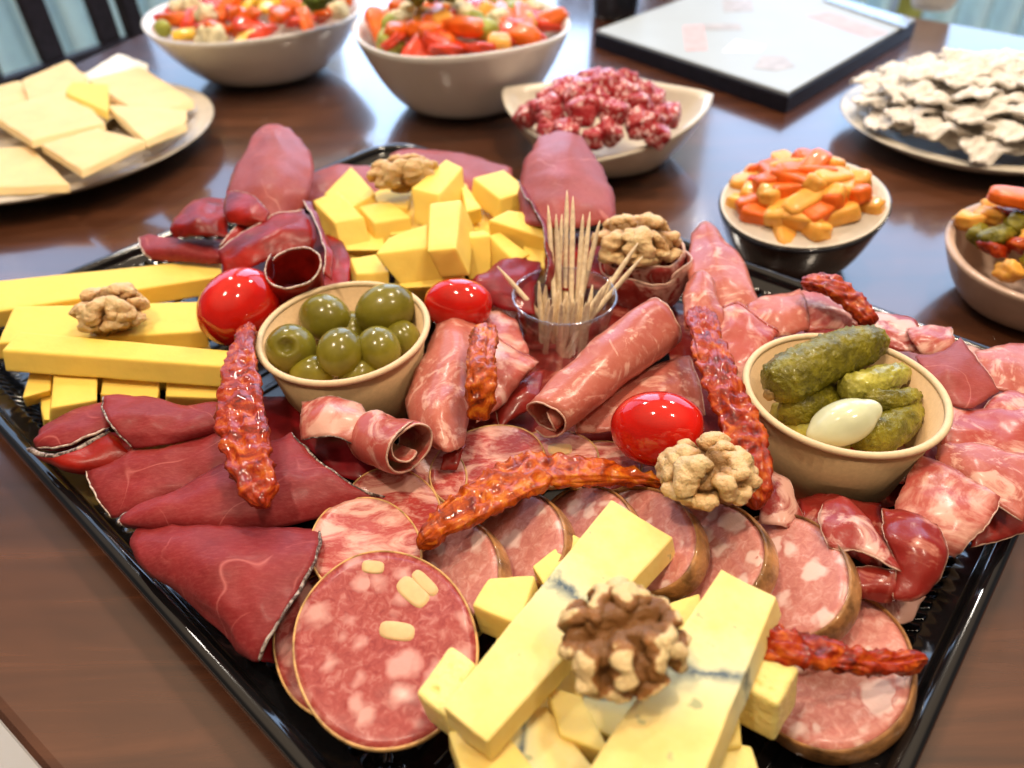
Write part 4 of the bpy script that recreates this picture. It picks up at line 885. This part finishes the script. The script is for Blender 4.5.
# ------------------------------------------------------------------ tomatoes
def tomato(x, y, z, px, ratio, ax, label, lift=.1, dim=1):
    c = U(x, y, z); r = px/ppc(c)
    X = Vector((math.cos(math.radians(ax)), math.sin(math.radians(ax)), lift)).normalized()
    def fn(d):
        k = 1+.03*math.cos(3*math.atan2(d.z, d.y)+1)*(1-abs(d.x))+.04*d.x
        if d.x*dim > .9: k -= (d.x*dim-.9)*.5
        return k, 0
    o = blob('cherry_tomato', c, (r*ratio, r, r), frame(X, Vector((0, 0, 1))), 'tomato', fn, 48, 32)
    return tag(o, label, 'tomato')
plain('tomato', (.60, .012, .006), .12, .18, .5, sss=.15, srad=(1, .2, .1), Coat_Weight=.8, Coat_Roughness=.05)
tomato(238, 308, 5.2, 37, 1.2, 62, 'red cherry tomato between the cheese sticks and the olive cup', dim=-1)
tomato(457, 304, 5.0, 26, 1.38, -15, 'red cherry tomato lying behind the standing ham roll')
tomato(656, 428, 4.9, 38, 1.25, -12, 'red cherry tomato beside the front walnut')
# ------------------------------------------------------------------ sun dried tomatoes
def sundried(pts, label, mat='sundried', seed=0):
    P = spl([U(*p[:3]) for p in pts], 16); W = spl([Vector((p[3], 0, 0)) for p in pts], 16); m = len(P)
    rad = []
    for i in range(m):
        u = i/(m-1); k = min(1, (u/.06)**.5 if u > 0 else 0, ((1-u)/.06)**.5 if u < 1 else 0)
        w = W[i].x/ppc(P[i])*(.15+.85*k)*(1+.12*noise.noise(Vector((u*9, seed, 0)))); rad.append((w, .30*(.3+.7*k)))
    def d(p, u, an):
        q = Vector((u*1.6+.5*noise.noise(p*.8), math.cos(an)*3.4, math.sin(an)*1.5+seed)); r1 = 1-2*abs(noise.noise(q*1.7)); r2 = 1-2*abs(noise.noise(p*1.9+Vector((seed, 0, 0)))); r3 = noise.noise(p*7)
        return .12*(r1-.5)+.17*(r2-.5)+.035*r3
    V, Fc = sweep(P, rad, 40, d, curl=.12)
    return tag(mk('sun_dried_tomato', V, Fc, mat), label, 'tomato')
sundried([(250, 326, 5.6, 6), (243, 350, 5.9, 11), (240, 385, 6.0, 19), (243, 430, 5.9, 24), (253, 470, 5.7, 21), (266, 508, 5.3, 13)], 'long sun dried tomato hanging from the left tomato over the beef slices', 'sundried', 1)
sundried([(486, 328, 6.2, 12), (482, 355, 6.9, 13), (481, 385, 6.8, 14), (480, 420, 5.6, 13)], 'sun dried tomato lying on the standing ham roll', 'sundried_orange', 2)
sundried([(418, 548, 4.3, 6), (450, 520, 4.6, 18), (490, 495, 4.7, 24), (530, 475, 4.6, 25), (575, 472, 4.3, 19), (625, 476, 3.9, 10), (662, 484, 3.7, 5)], 'long amber sun dried tomato lying between salami and sausage slices', 'sundried_orange', 3)
sundried([(698, 308, 5.9, 14), (708, 345, 6.1, 16), (722, 385, 6.0, 18), (742, 430, 5.6, 20), (752, 475, 5.0, 18), (756, 510, 4.3, 9)], 'long sun dried tomato left of the gherkin cup', 'sundried', 4)
sundried([(806, 282, 5.8, 11), (828, 285, 6.2, 14), (850, 300, 5.9, 12), (874, 325, 5.4, 8)], 'sun dried tomato behind the gherkin cup', 'sundried', 5)
sundried([(752, 640, 4.9, 14), (790, 648, 4.8, 19), (840, 658, 4.5, 14), (885, 663, 4.2, 10), (926, 662, 3.7, 5)], 'sun dried tomato lying across the corner sausage slice', 'sundried', 6)
# ------------------------------------------------------------------ walnuts
def walnut(x, y, z, px, a, b, c, ax, seed, label, mat='walnut', lift=0, rt=.2, roll_=0, full=True):
    """half kernel: a lumpy core with worm-like folds running from the middle seam to the rim"""
    ce = U(x, y, z); r = px/ppc(ce); s = Vector((seed*3.1, seed, 0)); rnd = random.Random(seed)
    X = Vector((math.cos(math.radians(ax)), math.sin(math.radians(ax)), lift)).normalized()
    Rm = frame(X, Vector((0, 0, 1))); V = []; A = []; Fc = []
    def put(vs, fs, at):
        k = len(V); V.extend(vs); A.extend(at); Fc.extend(tuple(k+q for q in f) for f in fs)
    nu, nv = 60, 40; vs = []; at = []; fs = []
    for i in range(nv+1):
        ph = math.pi*i/nv
        for j in range(nu):
            th = 2*math.pi*j/nu; d = Vector((math.sin(ph)*math.cos(th), math.sin(ph)*math.sin(th), math.cos(ph)))
            h = min(1, abs(noise.noise(d*2.1+s))*3); k = .66+.16*h+.12*noise.noise(d*1.3+s)-.22*math.exp(-(d.y/.16)**2)
            vs.append(Vector((d.x*k, d.y*k, d.z*k))); at.append(.25*h-.25)
    for i in range(nv):
        for j in range(nu): fs.append((i*nu+j, (i+1)*nu+j, (i+1)*nu+(j+1) % nu, i*nu+(j+1) % nu))
    put(vs, fs, at)
    def worm(P, w):
        P = spl(P, 10); m = len(P)
        rad = [(w*math.sqrt(max(.02, 1-abs(2*q/(m-1)-1)**3)),)*2 for q in range(m)]
        def dd(p, u, an): return .1*noise.noise(p*3.5+s)+.05*noise.noise(p*8)+.02*noise.noise(p*18)
        v_, f_ = sweep([q.copy() for q in P], rad, 18, dd)
        put(v_, f_, [min(1, max(0, (q.length-.74)*3.6)) for q in v_])
    def surf(lx, ly, k=.8):
        zz = math.sqrt(max(0, 1-lx*lx-ly*ly)); return Vector((lx*k, ly*k, zz*k))
    n = rnd.choice((4, 5))
    for sgn in (-1, 1):
        for q in range(n):
            x0 = -.72+1.44*(q+.5)/n+rnd.uniform(-.06, .06); x1 = x0*1.25+rnd.uniform(-.15, .15)
            y0 = .12+rnd.uniform(0, .1); L = math.sqrt(max(.1, 1-x1*x1*.8))
            pts = [surf(x0*.9, sgn*y0, .62), surf(x0+rnd.uniform(-.2, .2), sgn*(y0+(L-y0)*.33), .82), surf((x0+x1)/2+rnd.uniform(-.24, .24), sgn*(y0+(L-y0)*.68), .84), surf(x1, sgn*L*.93, .82)]
            pts.append(Vector((pts[-1].x*1.0, pts[-1].y*.97, -.32)))
            worm(pts, rt*rnd.uniform(.65, 1.3))
        for q in range(3):
            t = math.radians(25+q*50+rnd.uniform(-8, 8))
            P = [Vector((math.cos(t+o)*.84, sgn*math.sin(t+o)*.84, -.05+.12*math.sin(o*9+q))) for o in (-.32, 0, .32)]
            worm(P, rt*.95)
    for sx in (-1, 1): worm([Vector((sx*.55, -.15, .5)), Vector((sx*.78, 0, .3)), Vector((sx*.85, .12, -.1))], rt*.9)
    V2 = [ce+Rm@Vector((v.x*r*a*1.05, v.y*r*b*1.05, v.z*r*c*1.05)) for v in V]
    return tag(mk('walnut_kernel', V2, Fc, mat, attr=('ridge', A)), label, 'walnut')
walnut(111, 313, 5.0, 33, 1.05, .85, .75, 10, 1, 'walnut half on the middle cheese stick', rt=.22)
walnut(403, 176, 6.0, 28, 1.2, .6, .7, 15, 2, 'small walnut piece at the back of the cheese cube heap', rt=.24)
walnut(636, 245, 5.6, 41, 1.05, .85, .65, -5, 3, 'walnut half nested in the coppa rosette', rt=.19)
walnut(706, 476, 5.6, 48, 1.0, .95, .75, -75, 5, 'pale walnut half in front of the front tomato', lift=.3, rt=.22)
walnut(621, 640, 7.4, 62, 1.08, 1.0, .65, 15, 8, 'largest brown walnut half on top of the blue cheese bars', 'walnut_brown', rt=.15)
# ------------------------------------------------------------------ dishes behind the tray
random.seed(21)
def bowl(name, c, R, h, base, mat, label, cat='bowl', tilt=(0, 0), th=.38, wob=0, inner=None, sq=None, curve=.5, z0=.02):
    pr = []; n = 12
    for k in range(n+1):
        t = k/n; pr.append((base+(R-base)*t**curve, z0+h*t))
    ins = [(max(.05, r-th), min(z0+h-.02, z+th*.8)) for r, z in pr[::-1]]
    o = lathe(name, c, [(.05, z0+.15), (base-.4, z0+.15), (base-.25, z0)]+pr+[(R-th*.5, z0+h+.08)]+([] if inner else ins+[(.05, z0+th+.15)]) if not inner else [(.05, z0+.15), (base-.4, z0+.15), (base-.25, z0)]+pr+[(R-.1, z0+h)]+[(max(.05, r-.12), z-.02) for r, z in pr[::-1]]+[(.05, z0+.2)], mat, tilt=tilt, wob=wob, sq=sq)
    if inner:
        lathe('inner_glaze', c, [(R-.14, z0+h-.02), (R-.1, z0+h+.1), (R-.25, z0+h+.12)]+ins[0:]+[(.05, z0+th+.2)], inner, o, tilt=tilt, wob=0, sq=sq)
    return tag(o, label, cat)
def chunk(name, r, mat, label, cat, p=4, amp=.12, group=None, nu=20, nv=14, bend=0):
    s = random.random()*50
    def fn(d):
        k = (abs(d.x)**p+abs(d.y)**p+abs(d.z)**p)**(-1/p)
        return k*(1+amp*noise.noise(d*1.5+Vector((s, 0, 0)))+amp*.4*noise.noise(d*4+Vector((s, 0, 0)))), 0
    o = blob(name, Vector((0, 0, 0)), r, Matrix.Identity(3), mat, fn, nu, nv)
    return tag(o, label, cat, group)
def heap(c, R, z, rise, items, tiltz=(0, 0), inner_=0, flatrot=.6, skip=None):
    """items: [(prototype, how many)]: scatter copies on a dome"""
    seq = []
    for p, n in items: seq += [p]*n
    random.shuffle(seq); used = set(); N = len(seq)
    for i, p in enumerate(seq):
        t = (i+.5)/N; rr = R*math.sqrt(t); an = i*2.39996+random.uniform(-.25, .25)
        x, y = rr*math.cos(an), rr*math.sin(an); zz = z+rise*(1-t)+tiltz[0]*x+tiltz[1]*y+random.uniform(-.15, .15)
        Rm = Matrix.Rotation(random.uniform(0, 6.28), 3, 'Z')@Matrix.Rotation(random.uniform(-flatrot, flatrot), 3, 'Y')@Matrix.Rotation(random.uniform(-flatrot, flatrot), 3, 'X')
        loc = (c[0]+x, c[1]+y, zz)
        if p.name in used: dup(p, loc, Rm)
        else: used.add(p.name); place(p, loc, Rm)
# left salad bowl
bowl('salad_bowl', (-24.9, 82.2), 10.8, 6.0, 4.4, 'white_ceramic', 'left white bowl of mixed vegetable salad behind the cheese plate', tilt=(0, .02), wob=.15)
G1 = 'vegetable pieces in the left salad bowl'
def L1(w): return w+' heaped in the left salad bowl'
heap((-24.9, 82.2), 9.0, 5.3, 1.3, [
    (chunk('pepper_piece', (1.5, 1.0, .45), 'pepper_red', L1('red pepper piece'), 'pepper', 3, .25, G1), 24),
    (chunk('carrot_piece', (1.9, .7, .6), 'carrot_orange', L1('orange carrot chunk'), 'carrot', 4, .15, G1), 26),
    (chunk('pepper_strip', (1.8, .7, .4), 'pepper_yellow', L1('yellow pepper strip'), 'pepper', 3, .2, G1), 9),
    (chunk('cauliflower_floret', (1.1, 1.0, .9), 'cauliflower', L1('pale cauliflower floret'), 'cauliflower', 2, .45, G1), 8),
    (chunk('green_olive', (.8, .8, .8), 'bean_green', L1('green olive'), 'olive', 2, .02, G1), 4)], (0, .02))
for x, y, z in ((330, 4, 8.2), (345, -6, 8.4), (318, 10, 8), (335, -16, 8)):
    o = chunk('broccoli_floret', (1.5, 1.4, 1.0), 'broccoli', 'green broccoli floret at the right rim of the left salad bowl', 'broccoli', 2, .5, 'broccoli in the left salad bowl'); place(o, U(x, y, z))
# right salad bowl
bowl('salad_bowl', (-3.4, 71.1), 9.7, 7.0, 4.3, 'white_ceramic', 'right white bowl of mixed vegetable salad behind the cheese cube heap', tilt=(0, .02), wob=.15)
G2 = 'vegetable pieces in the right salad bowl'
def L2(w): return w+' heaped in the right salad bowl'
heap((-3.4, 71.1), 7.6, 6.0, 1.3, [
    (chunk('pepper_piece', (2.3, 1.3, .5), 'pepper_red', L2('red pepper piece'), 'pepper', 3, .25, G2), 15),
    (chunk('carrot_piece', (2.5, .95, .7), 'carrot_orange', L2('orange carrot chunk'), 'carrot', 4, .15, G2), 17),
    (chunk('cucumber_piece', (1.2, 1.1, .8), 'bean_green', L2('pale green cucumber piece'), 'cucumber', 3, .15, G2), 9),
    (chunk('cauliflower_floret', (1.1, 1.0, .9), 'cauliflower', L2('pale cauliflower floret'), 'cauliflower', 2, .45, G2), 9),
    (chunk('potato_cube', (1.0, .9, .8), 'carrot_pale', L2('yellow cube'), 'vegetable', 5, .1, G2), 7)], (0, .02))
for x, y, z in ((415, 6, 9), (432, 2, 9.2), (448, 4, 9), (425, -8, 9), (452, -8, 9)):
    o = chunk('broccoli_floret', (1.3, 1.2, 1.0), 'broccoli', 'dark green broccoli floret at the back of the right salad bowl', 'broccoli', 2, .5, 'broccoli in the right salad bowl'); place(o, U(x, y, z))
# square dish of cubed salami
cors = [(83, 8.2), (147, 9.9), (259, 9.0), (373, 8.9), (443, 8.2)]
def sqf(an, h):
    a = math.degrees(an) % 360
    if a < 83: a += 360
    for (a0, r0), (a1, r1) in zip(cors, cors[1:]):
        if a0 <= a <= a1:
            t = (a-a0)/(a1-a0); r = (r0+(r1-r0)*t)*(1-.24*math.sin(math.pi*t)**.8); break
    return (r/9.0)*h**.7+(1-h**.7)
bowl('square_dish', (8.2, 57.6), 9.0, 3.8, 4.2, 'cream_ceramic', 'small cream dish with pointed corners holding cubed salami', 'dish', sq=sqf, curve=.7, tilt=(.02, .05))
c = U(600, 116, 4.3)
heap((c.x, c.y), 5.2, 3.4, 2.5, [(chunk('salami_cube', (.85, .8, .75), 'cubed_salami', 'fatty red salami cube piled in the cream dish with pointed corners', 'salami', 5, .12, 'salami cubes in the cream dish'), 40),
    (chunk('salami_cube', (.9, .7, .65), 'cubed_salami', 'fatty red salami cube piled in the cream dish with pointed corners', 'salami', 5, .15, 'salami cubes in the cream dish'), 16)])
# plate of sliced cheese
bowl('cheese_plate', (-38.3, 61.6), 13.6, 1.9, 9.0, 'grey_ceramic', 'round greyish plate of sliced cheese at the left', 'plate', th=.5, curve=.8)
def cs(q, z, label, mat='cheese_slice', h=.45): block('cheese_slice', q, z, (1, 9), h, mat, label, 'cheese', amp=.12, n=6)
cs([(-20, 100), (60, 70), (150, 80), (60, 150)], 2.3, 'cheese slice lying lowest in the middle of the cheese plate')
cs([(22, 80), (68, 60), (88, 78), (30, 104)], [3.6, 3.9, 3.6, 3.4], 'cheese slice standing up at the back left of the cheese plate')
cs([(84, 74), (118, 53), (148, 64), (112, 84)], [3.2, 3.5, 3.2, 3.0], 'white piece at the back rim of the cheese plate', 'cheese_white')
cs([(88, 80), (140, 66), (194, 100), (146, 116)], [3.2, 3.2, 2.8, 3.0], 'broad cheese slice on the right side of the cheese plate')
cs([(66, 92), (72, 82), (108, 84), (108, 112)], [4.2, 4.1, 4.1, 4.1], 'deep yellow cheese corner in the middle of the cheese plate', 'cheese')
cs([(-12, 112), (68, 88), (105, 122), (32, 140)], [3.7, 4.0, 3.8, 3.7], 'broad cheese slice on the left side of the cheese plate')
cs([(106, 104), (186, 110), (186, 122), (146, 140)], [3.8, 3.5, 3.4, 3.6], 'cheese slice bent upward at the right of the cheese plate')
cs([(42, 144), (98, 128), (144, 140), (82, 170)], [3.5, 3.9, 3.8, 3.5], 'four sided cheese slice at the front of the cheese plate')
cs([(-20, 150), (30, 145), (70, 184), (-20, 188)], [2.6, 2.8, 2.5, 2.4], 'cheese slice at the front left rim of the cheese plate')
cs([(-20, 90), (20, 80), (40, 100), (-20, 112)], [3.0, 3.2, 3.0, 3.0], 'rind edged cheese slice at the left end of the cheese plate')
# carrot bowl
bowl('small_bowl', (17.78, 40.6), 4.85, 4.0, 2.6, 'black_glaze', 'small dark bowl with a cream inside, full of carrot pieces', tilt=(.13, .11), inner='cream_ceramic', th=.35)
G3 = 'carrot pieces in the small dark bowl'
heap((17.85, 40.9), 3.45, 3.4, 1.7, [
    (chunk('carrot_piece', (1.3, .64, .5), 'carrot_orange', 'deep orange carrot stick in the small dark bowl', 'carrot', 7, .07, G3), 17),
    (chunk('carrot_piece', (1.3, .64, .5), 'carrot_pale', 'pale orange carrot stick in the small dark bowl', 'carrot', 7, .08, G3), 23),
    (chunk('carrot_piece', (.9, .7, .3), 'pepper_red', 'red chunk among the carrots in the small dark bowl', 'carrot', 4, .15, G3), 3)], (.13, .11), flatrot=.35)
# clay bowl at the right edge
c = U(1056, 244, 3.9)
bowl('small_bowl', (c.x, c.y), 5.3, 3.6, 2.8, 'clay_ceramic', 'small terracotta coloured bowl of pickled vegetables at the right edge', tilt=(.08, .08), th=.4)
G4 = 'pickled vegetables in the terracotta coloured bowl'
heap((c.x, c.y), 4.3, 3.4, .9, [
    (chunk('pickled_vegetable', (.8, .6, .5), 'carrot_pale', 'orange pickled piece in the terracotta coloured bowl', 'vegetable', 3, .3, G4), 12),
    (chunk('pickled_vegetable', (.8, .7, .5), 'gherkin', 'green brown pickled piece in the terracotta coloured bowl', 'vegetable', 3, .3, G4), 12),
    (chunk('pickled_vegetable', (.8, .6, .4), 'sundried', 'dark red pickled piece in the terracotta coloured bowl', 'vegetable', 3, .3, G4), 12)], (.08, .08))
o = chunk('carrot_piece', (1.5, .8, .4), 'carrot_orange', 'bright orange strip on top of the pickled vegetables', 'carrot', 4, .1); place(o, U(1016, 205, 5.2), Matrix.Rotation(-.6, 3, 'Z'))
# flatbread plate
bowl('oval_plate', (38.2, 58.2), 10.6, 1.9, 6.5, 'cream_ceramic', 'cream plate piled with folded flatbread at the right', 'plate', th=.5, curve=.8)
def flat(s):
    random.seed(s); G = []
    for i in range(26):
        row = []
        for j in range(26):
            u, v = j/25*2-1, i/25*2-1; u, v = u*math.sqrt(1-v*v*.42), v*math.sqrt(1-u*u*.42); a = 1+.25*noise.noise(Vector((u*2, v*2, s*5.)))
            x, y = 2.9*v*a, 1.7*u*a; z = .32*noise.noise(Vector((x*.45, y*.5, s*9.)))*2+.35*(1-2*abs(noise.noise(Vector((x*.8, y*1.4, s*3.)))))-.25*u*u
            row.append(Vector((x, y, z)))
        G.append(row)
    return tag(gridmesh('flatbread_piece', G, .26, 'flatbread', amp=.10, fr=1.5), 'floury folded flatbread piece heaped on the cream plate', 'bread', 'flatbread pieces on the cream plate')
G = []
for i in range(60):
    row = []
    for j in range(60):
        x, y = (i/59*2-1), (j/59*2-1); k = max(abs(x), abs(y))/max(1e-6, math.hypot(x, y)); x, y = x*k*8.8, y*k*8.8; rr = math.hypot(x, y)/9.4
        q = Vector((x*.5-y*.2, y*.8+x*.2, 3)); row.append(Vector((38.5+x, 58.6+y, 1.4+2.5*max(0, 1-rr*rr)**.7+.45*(1-2*abs(noise.noise(q))))))
    G.append(row)
tag(gridmesh('flatbread_sheet', G, .3, 'flatbread', amp=.12, fr=1.5), 'broad floury flatbread sheet spread under the folded pieces on the cream plate', 'bread')
pf = [flat(1), flat(2), flat(3), flat(4)]; seen = set()
random.seed(5)
for i in range(64):
    t = (i+.5)/64; rr = 8.3*math.sqrt(t); an = i*2.4; p = pf[i % 4]
    loc = (38.5+rr*math.cos(an)*1.05, 58.6+rr*math.sin(an), 2.1+2.9*(1-t)); Rm = Matrix.Rotation(math.radians(25)+random.uniform(-.5, .5), 3, 'Z')@Matrix.Rotation(random.uniform(-.16, .16), 3, 'Y')@Matrix.Rotation(random.uniform(-.3, .12), 3, 'X')
    if p.name in seen: dup(p, loc, Rm)
    else: seen.add(p.name); place(p, loc, Rm)
o = poly('flatbread_strip', [U(952, 64, 3.4).xy, U(960, 58, 3.4).xy, U(1040, 66, 3.4).xy, U(1040, 74, 3.4).xy], 2.9, 3.3, 'flatbread', bev=.1); tag(o, 'straight pale strip of flatbread along the back of the cream plate', 'bread')
# white board
pts = [Vector((10.4, 87.4)), Vector((25.1, 65.3)), Vector((46.2, 87.5)), Vector((31.5, 109.6))]
bd = poly('serving_board', pts, .02, 1.5, 'board_black', bev=.1)
mid = sum(pts, Vector((0, 0)))/4
poly('white_surface', [mid+(p-mid)*.985 for p in pts], 1.5, 1.8, 'board_white', bd, bev=.05)
def mark(q, mat):  # thin pink, grey and white patches on the board top
    poly('flat_mark', [U(x, y, 1.8).xy for x, y in q], 1.8, 1.83, mat, bd)
mark([(683, 26), (703, 25), (707, 50), (686, 51)], 'pink_paper'); mark([(703, 24), (740, 24), (742, 30), (704, 30)], 'grey_mark')
mark([(754, 68), (762, 56), (784, 56), (795, 67), (775, 71)], 'grey_mark'); mark([(722, 52), (736, 40), (765, 46), (760, 52)], 'white_paper')
mark([(806, 16), (830, 12), (888, 33), (868, 38)], 'pink_paper'); mark([(722, 0), (752, 0), (754, 11), (724, 12)], 'grey_mark')
tag(bd, 'large white square board with black sides and faint flat marks', 'board')
kn = poly('knife', [U(824, -2, 2.2).xy, U(832, -6, 2.2).xy, U(912, 18, 2.2).xy, U(906, 26, 2.2).xy], 1.84, 2.1, 'steel', bev=.08); tag(kn, 'steel knife lying across the far corner of the white board', 'knife')
c = U(618, 22, 0); bowl('dark_cup', (c.x, c.y+3), 3.2, 8, 2.8, 'black_glaze', 'dark cup standing between the right salad bowl and the white board', 'cup', th=.3)
c = U(934, 14, 0); bowl('white_cup', (c.x+1, c.y+3), 3.2, 6, 2.2, 'white_ceramic', 'small white cup beyond the right corner of the white board', 'cup', th=.3)
# ------------------------------------------------------------------ things made of parts: an empty at the base carries them
BODY = {'dried_beef_slice': 'meat', 'cured_ham_slice': 'meat', 'coppa_slice': 'meat', 'ham_roll': 'rolled_meat', 'dried_beef_roll': 'rolled_meat', 'salami_slice': 'sausage_meat',
        'cooked_sausage_slice': 'sausage_meat', 'paper_cup': 'cup_wall', 'plastic_cup': 'cup_wall', 'gherkin': 'gherkin_flesh', 'serving_tray': 'tray_shell', 'dining_table': 'tabletop',
        'small_bowl': 'bowl_wall', 'serving_board': 'board_base'}
kids = {}
for o in list(sc.objects):
    if o.parent: kids.setdefault(o.parent.name, []).append(o)
for o in list(sc.objects):
    if o.type != 'MESH' or o.parent or 'label' not in o or o.name not in kids: continue
    nm = o.name; base = nm.split('.')[0]
    if base not in BODY: continue
    ch_ = kids[nm]; o.name = BODY[base]
    e = bpy.data.objects.new(nm, None); COL.objects.link(e); e.empty_display_size = .01; e.location = o.location.copy()
    for key in ('label', 'category', 'group'):
        if key in o: e[key] = o[key]; del o[key]
    o.location = (0, 0, 0); o.parent = e
    for c_ in ch_: c_.parent = e
# ------------------------------------------------------------------ light
def area(name, loc, rot, sx, sy, power, col, shape='RECTANGLE'):
    l = bpy.data.lights.new(name, 'AREA'); l.shape = shape; l.size = sx; l.energy = power; l.color = col
    if shape == 'RECTANGLE': l.size_y = sy
    o = bpy.data.objects.new(name, l); COL.objects.link(o); o.location = Vector(loc)*S; o.rotation_euler = rot
    return o
for i, (a, b, c, d) in enumerate(wins):
    area('window_daylight', ((a+b)/2, WY+1, (c+d)/2), (math.radians(-90), 0, 0), (b-a)*S*.96, (d-c)*S*.96, (24, 29, 42)[i], (.46, .67, 1.0))
area('ceiling_or_fill_lamp', (-40, 5, 150), (0, 0, 0), .13, .13, 11, (1, .82, .62), 'DISK')
area('ceiling_or_fill_lamp', (30, 60, 150), (0, 0, 0), .13, .13, 11, (1, .82, .62), 'DISK')
area('ceiling_or_fill_lamp', (-60, 150, 150), (0, 0, 0), .2, .2, 14, (1, .90, .78), 'DISK')  # added fill light at the far left, brightens the curtain there
area('ceiling_or_fill_lamp', (90, 150, 150), (0, 0, 0), .2, .2, 14, (1, .90, .78), 'DISK')  # added fill light at the far right, brightens curtains and back dishes
area('ceiling_or_fill_lamp', (60, -15, 150), (0, 0, 0), .13, .13, 8, (1, .82, .62), 'DISK')
w = bpy.data.worlds.new('World'); sc.world = w; w.use_nodes = True; nt = w.node_tree
bg = nt.nodes['Background']; tc = nt.nodes.new('ShaderNodeTexCoord'); sep = nt.nodes.new('ShaderNodeSeparateXYZ'); nt.links.new(tc.outputs['Generated'], sep.inputs[0])
mr = nt.nodes.new('ShaderNodeMapRange'); nt.links.new(sep.outputs['Y'], mr.inputs[0]); mr.inputs[1].default_value = -.2; mr.inputs[2].default_value = .6
nt.links.new(mixc(nt, mr.outputs[0], (.10, .085, .07), (.10, .12, .16)), bg.inputs[0]); bg.inputs[1].default_value = 1.0
mz = nt.nodes.new('ShaderNodeMapRange'); nt.links.new(sep.outputs['Z'], mz.inputs[0]); mz.inputs[1].default_value = .5; mz.inputs[2].default_value = .82
nt.links.new(mixc(nt, mz.outputs[0], mixc(nt, mr.outputs[0], (.10, .085, .07), (.10, .12, .16)), (.88, .66, .45)), bg.inputs[0])
# ------------------------------------------------------------------ camera
cam = bpy.data.cameras.new('camera'); co = bpy.data.objects.new('camera', cam); COL.objects.link(co)
cam.sensor_width = 36; cam.lens = FPX/1024*36; cam.clip_start = .01; cam.clip_end = 20
co.matrix_world = Matrix((( RT.x, UP.x, -FW.x, 0), (RT.y, UP.y, -FW.y, 0), (RT.z, UP.z, -FW.z, CH*S), (0, 0, 0, 1)))
cam.dof.use_dof = True; cam.dof.focus_distance = .275; cam.dof.aperture_fstop = 8.0
sc.camera = co
sc.view_settings.view_transform = 'Standard'; sc.view_settings.look = 'None'; sc.view_settings.gamma = 1; sc.view_settings.exposure = -.1
sc.view_settings.use_curve_mapping = False
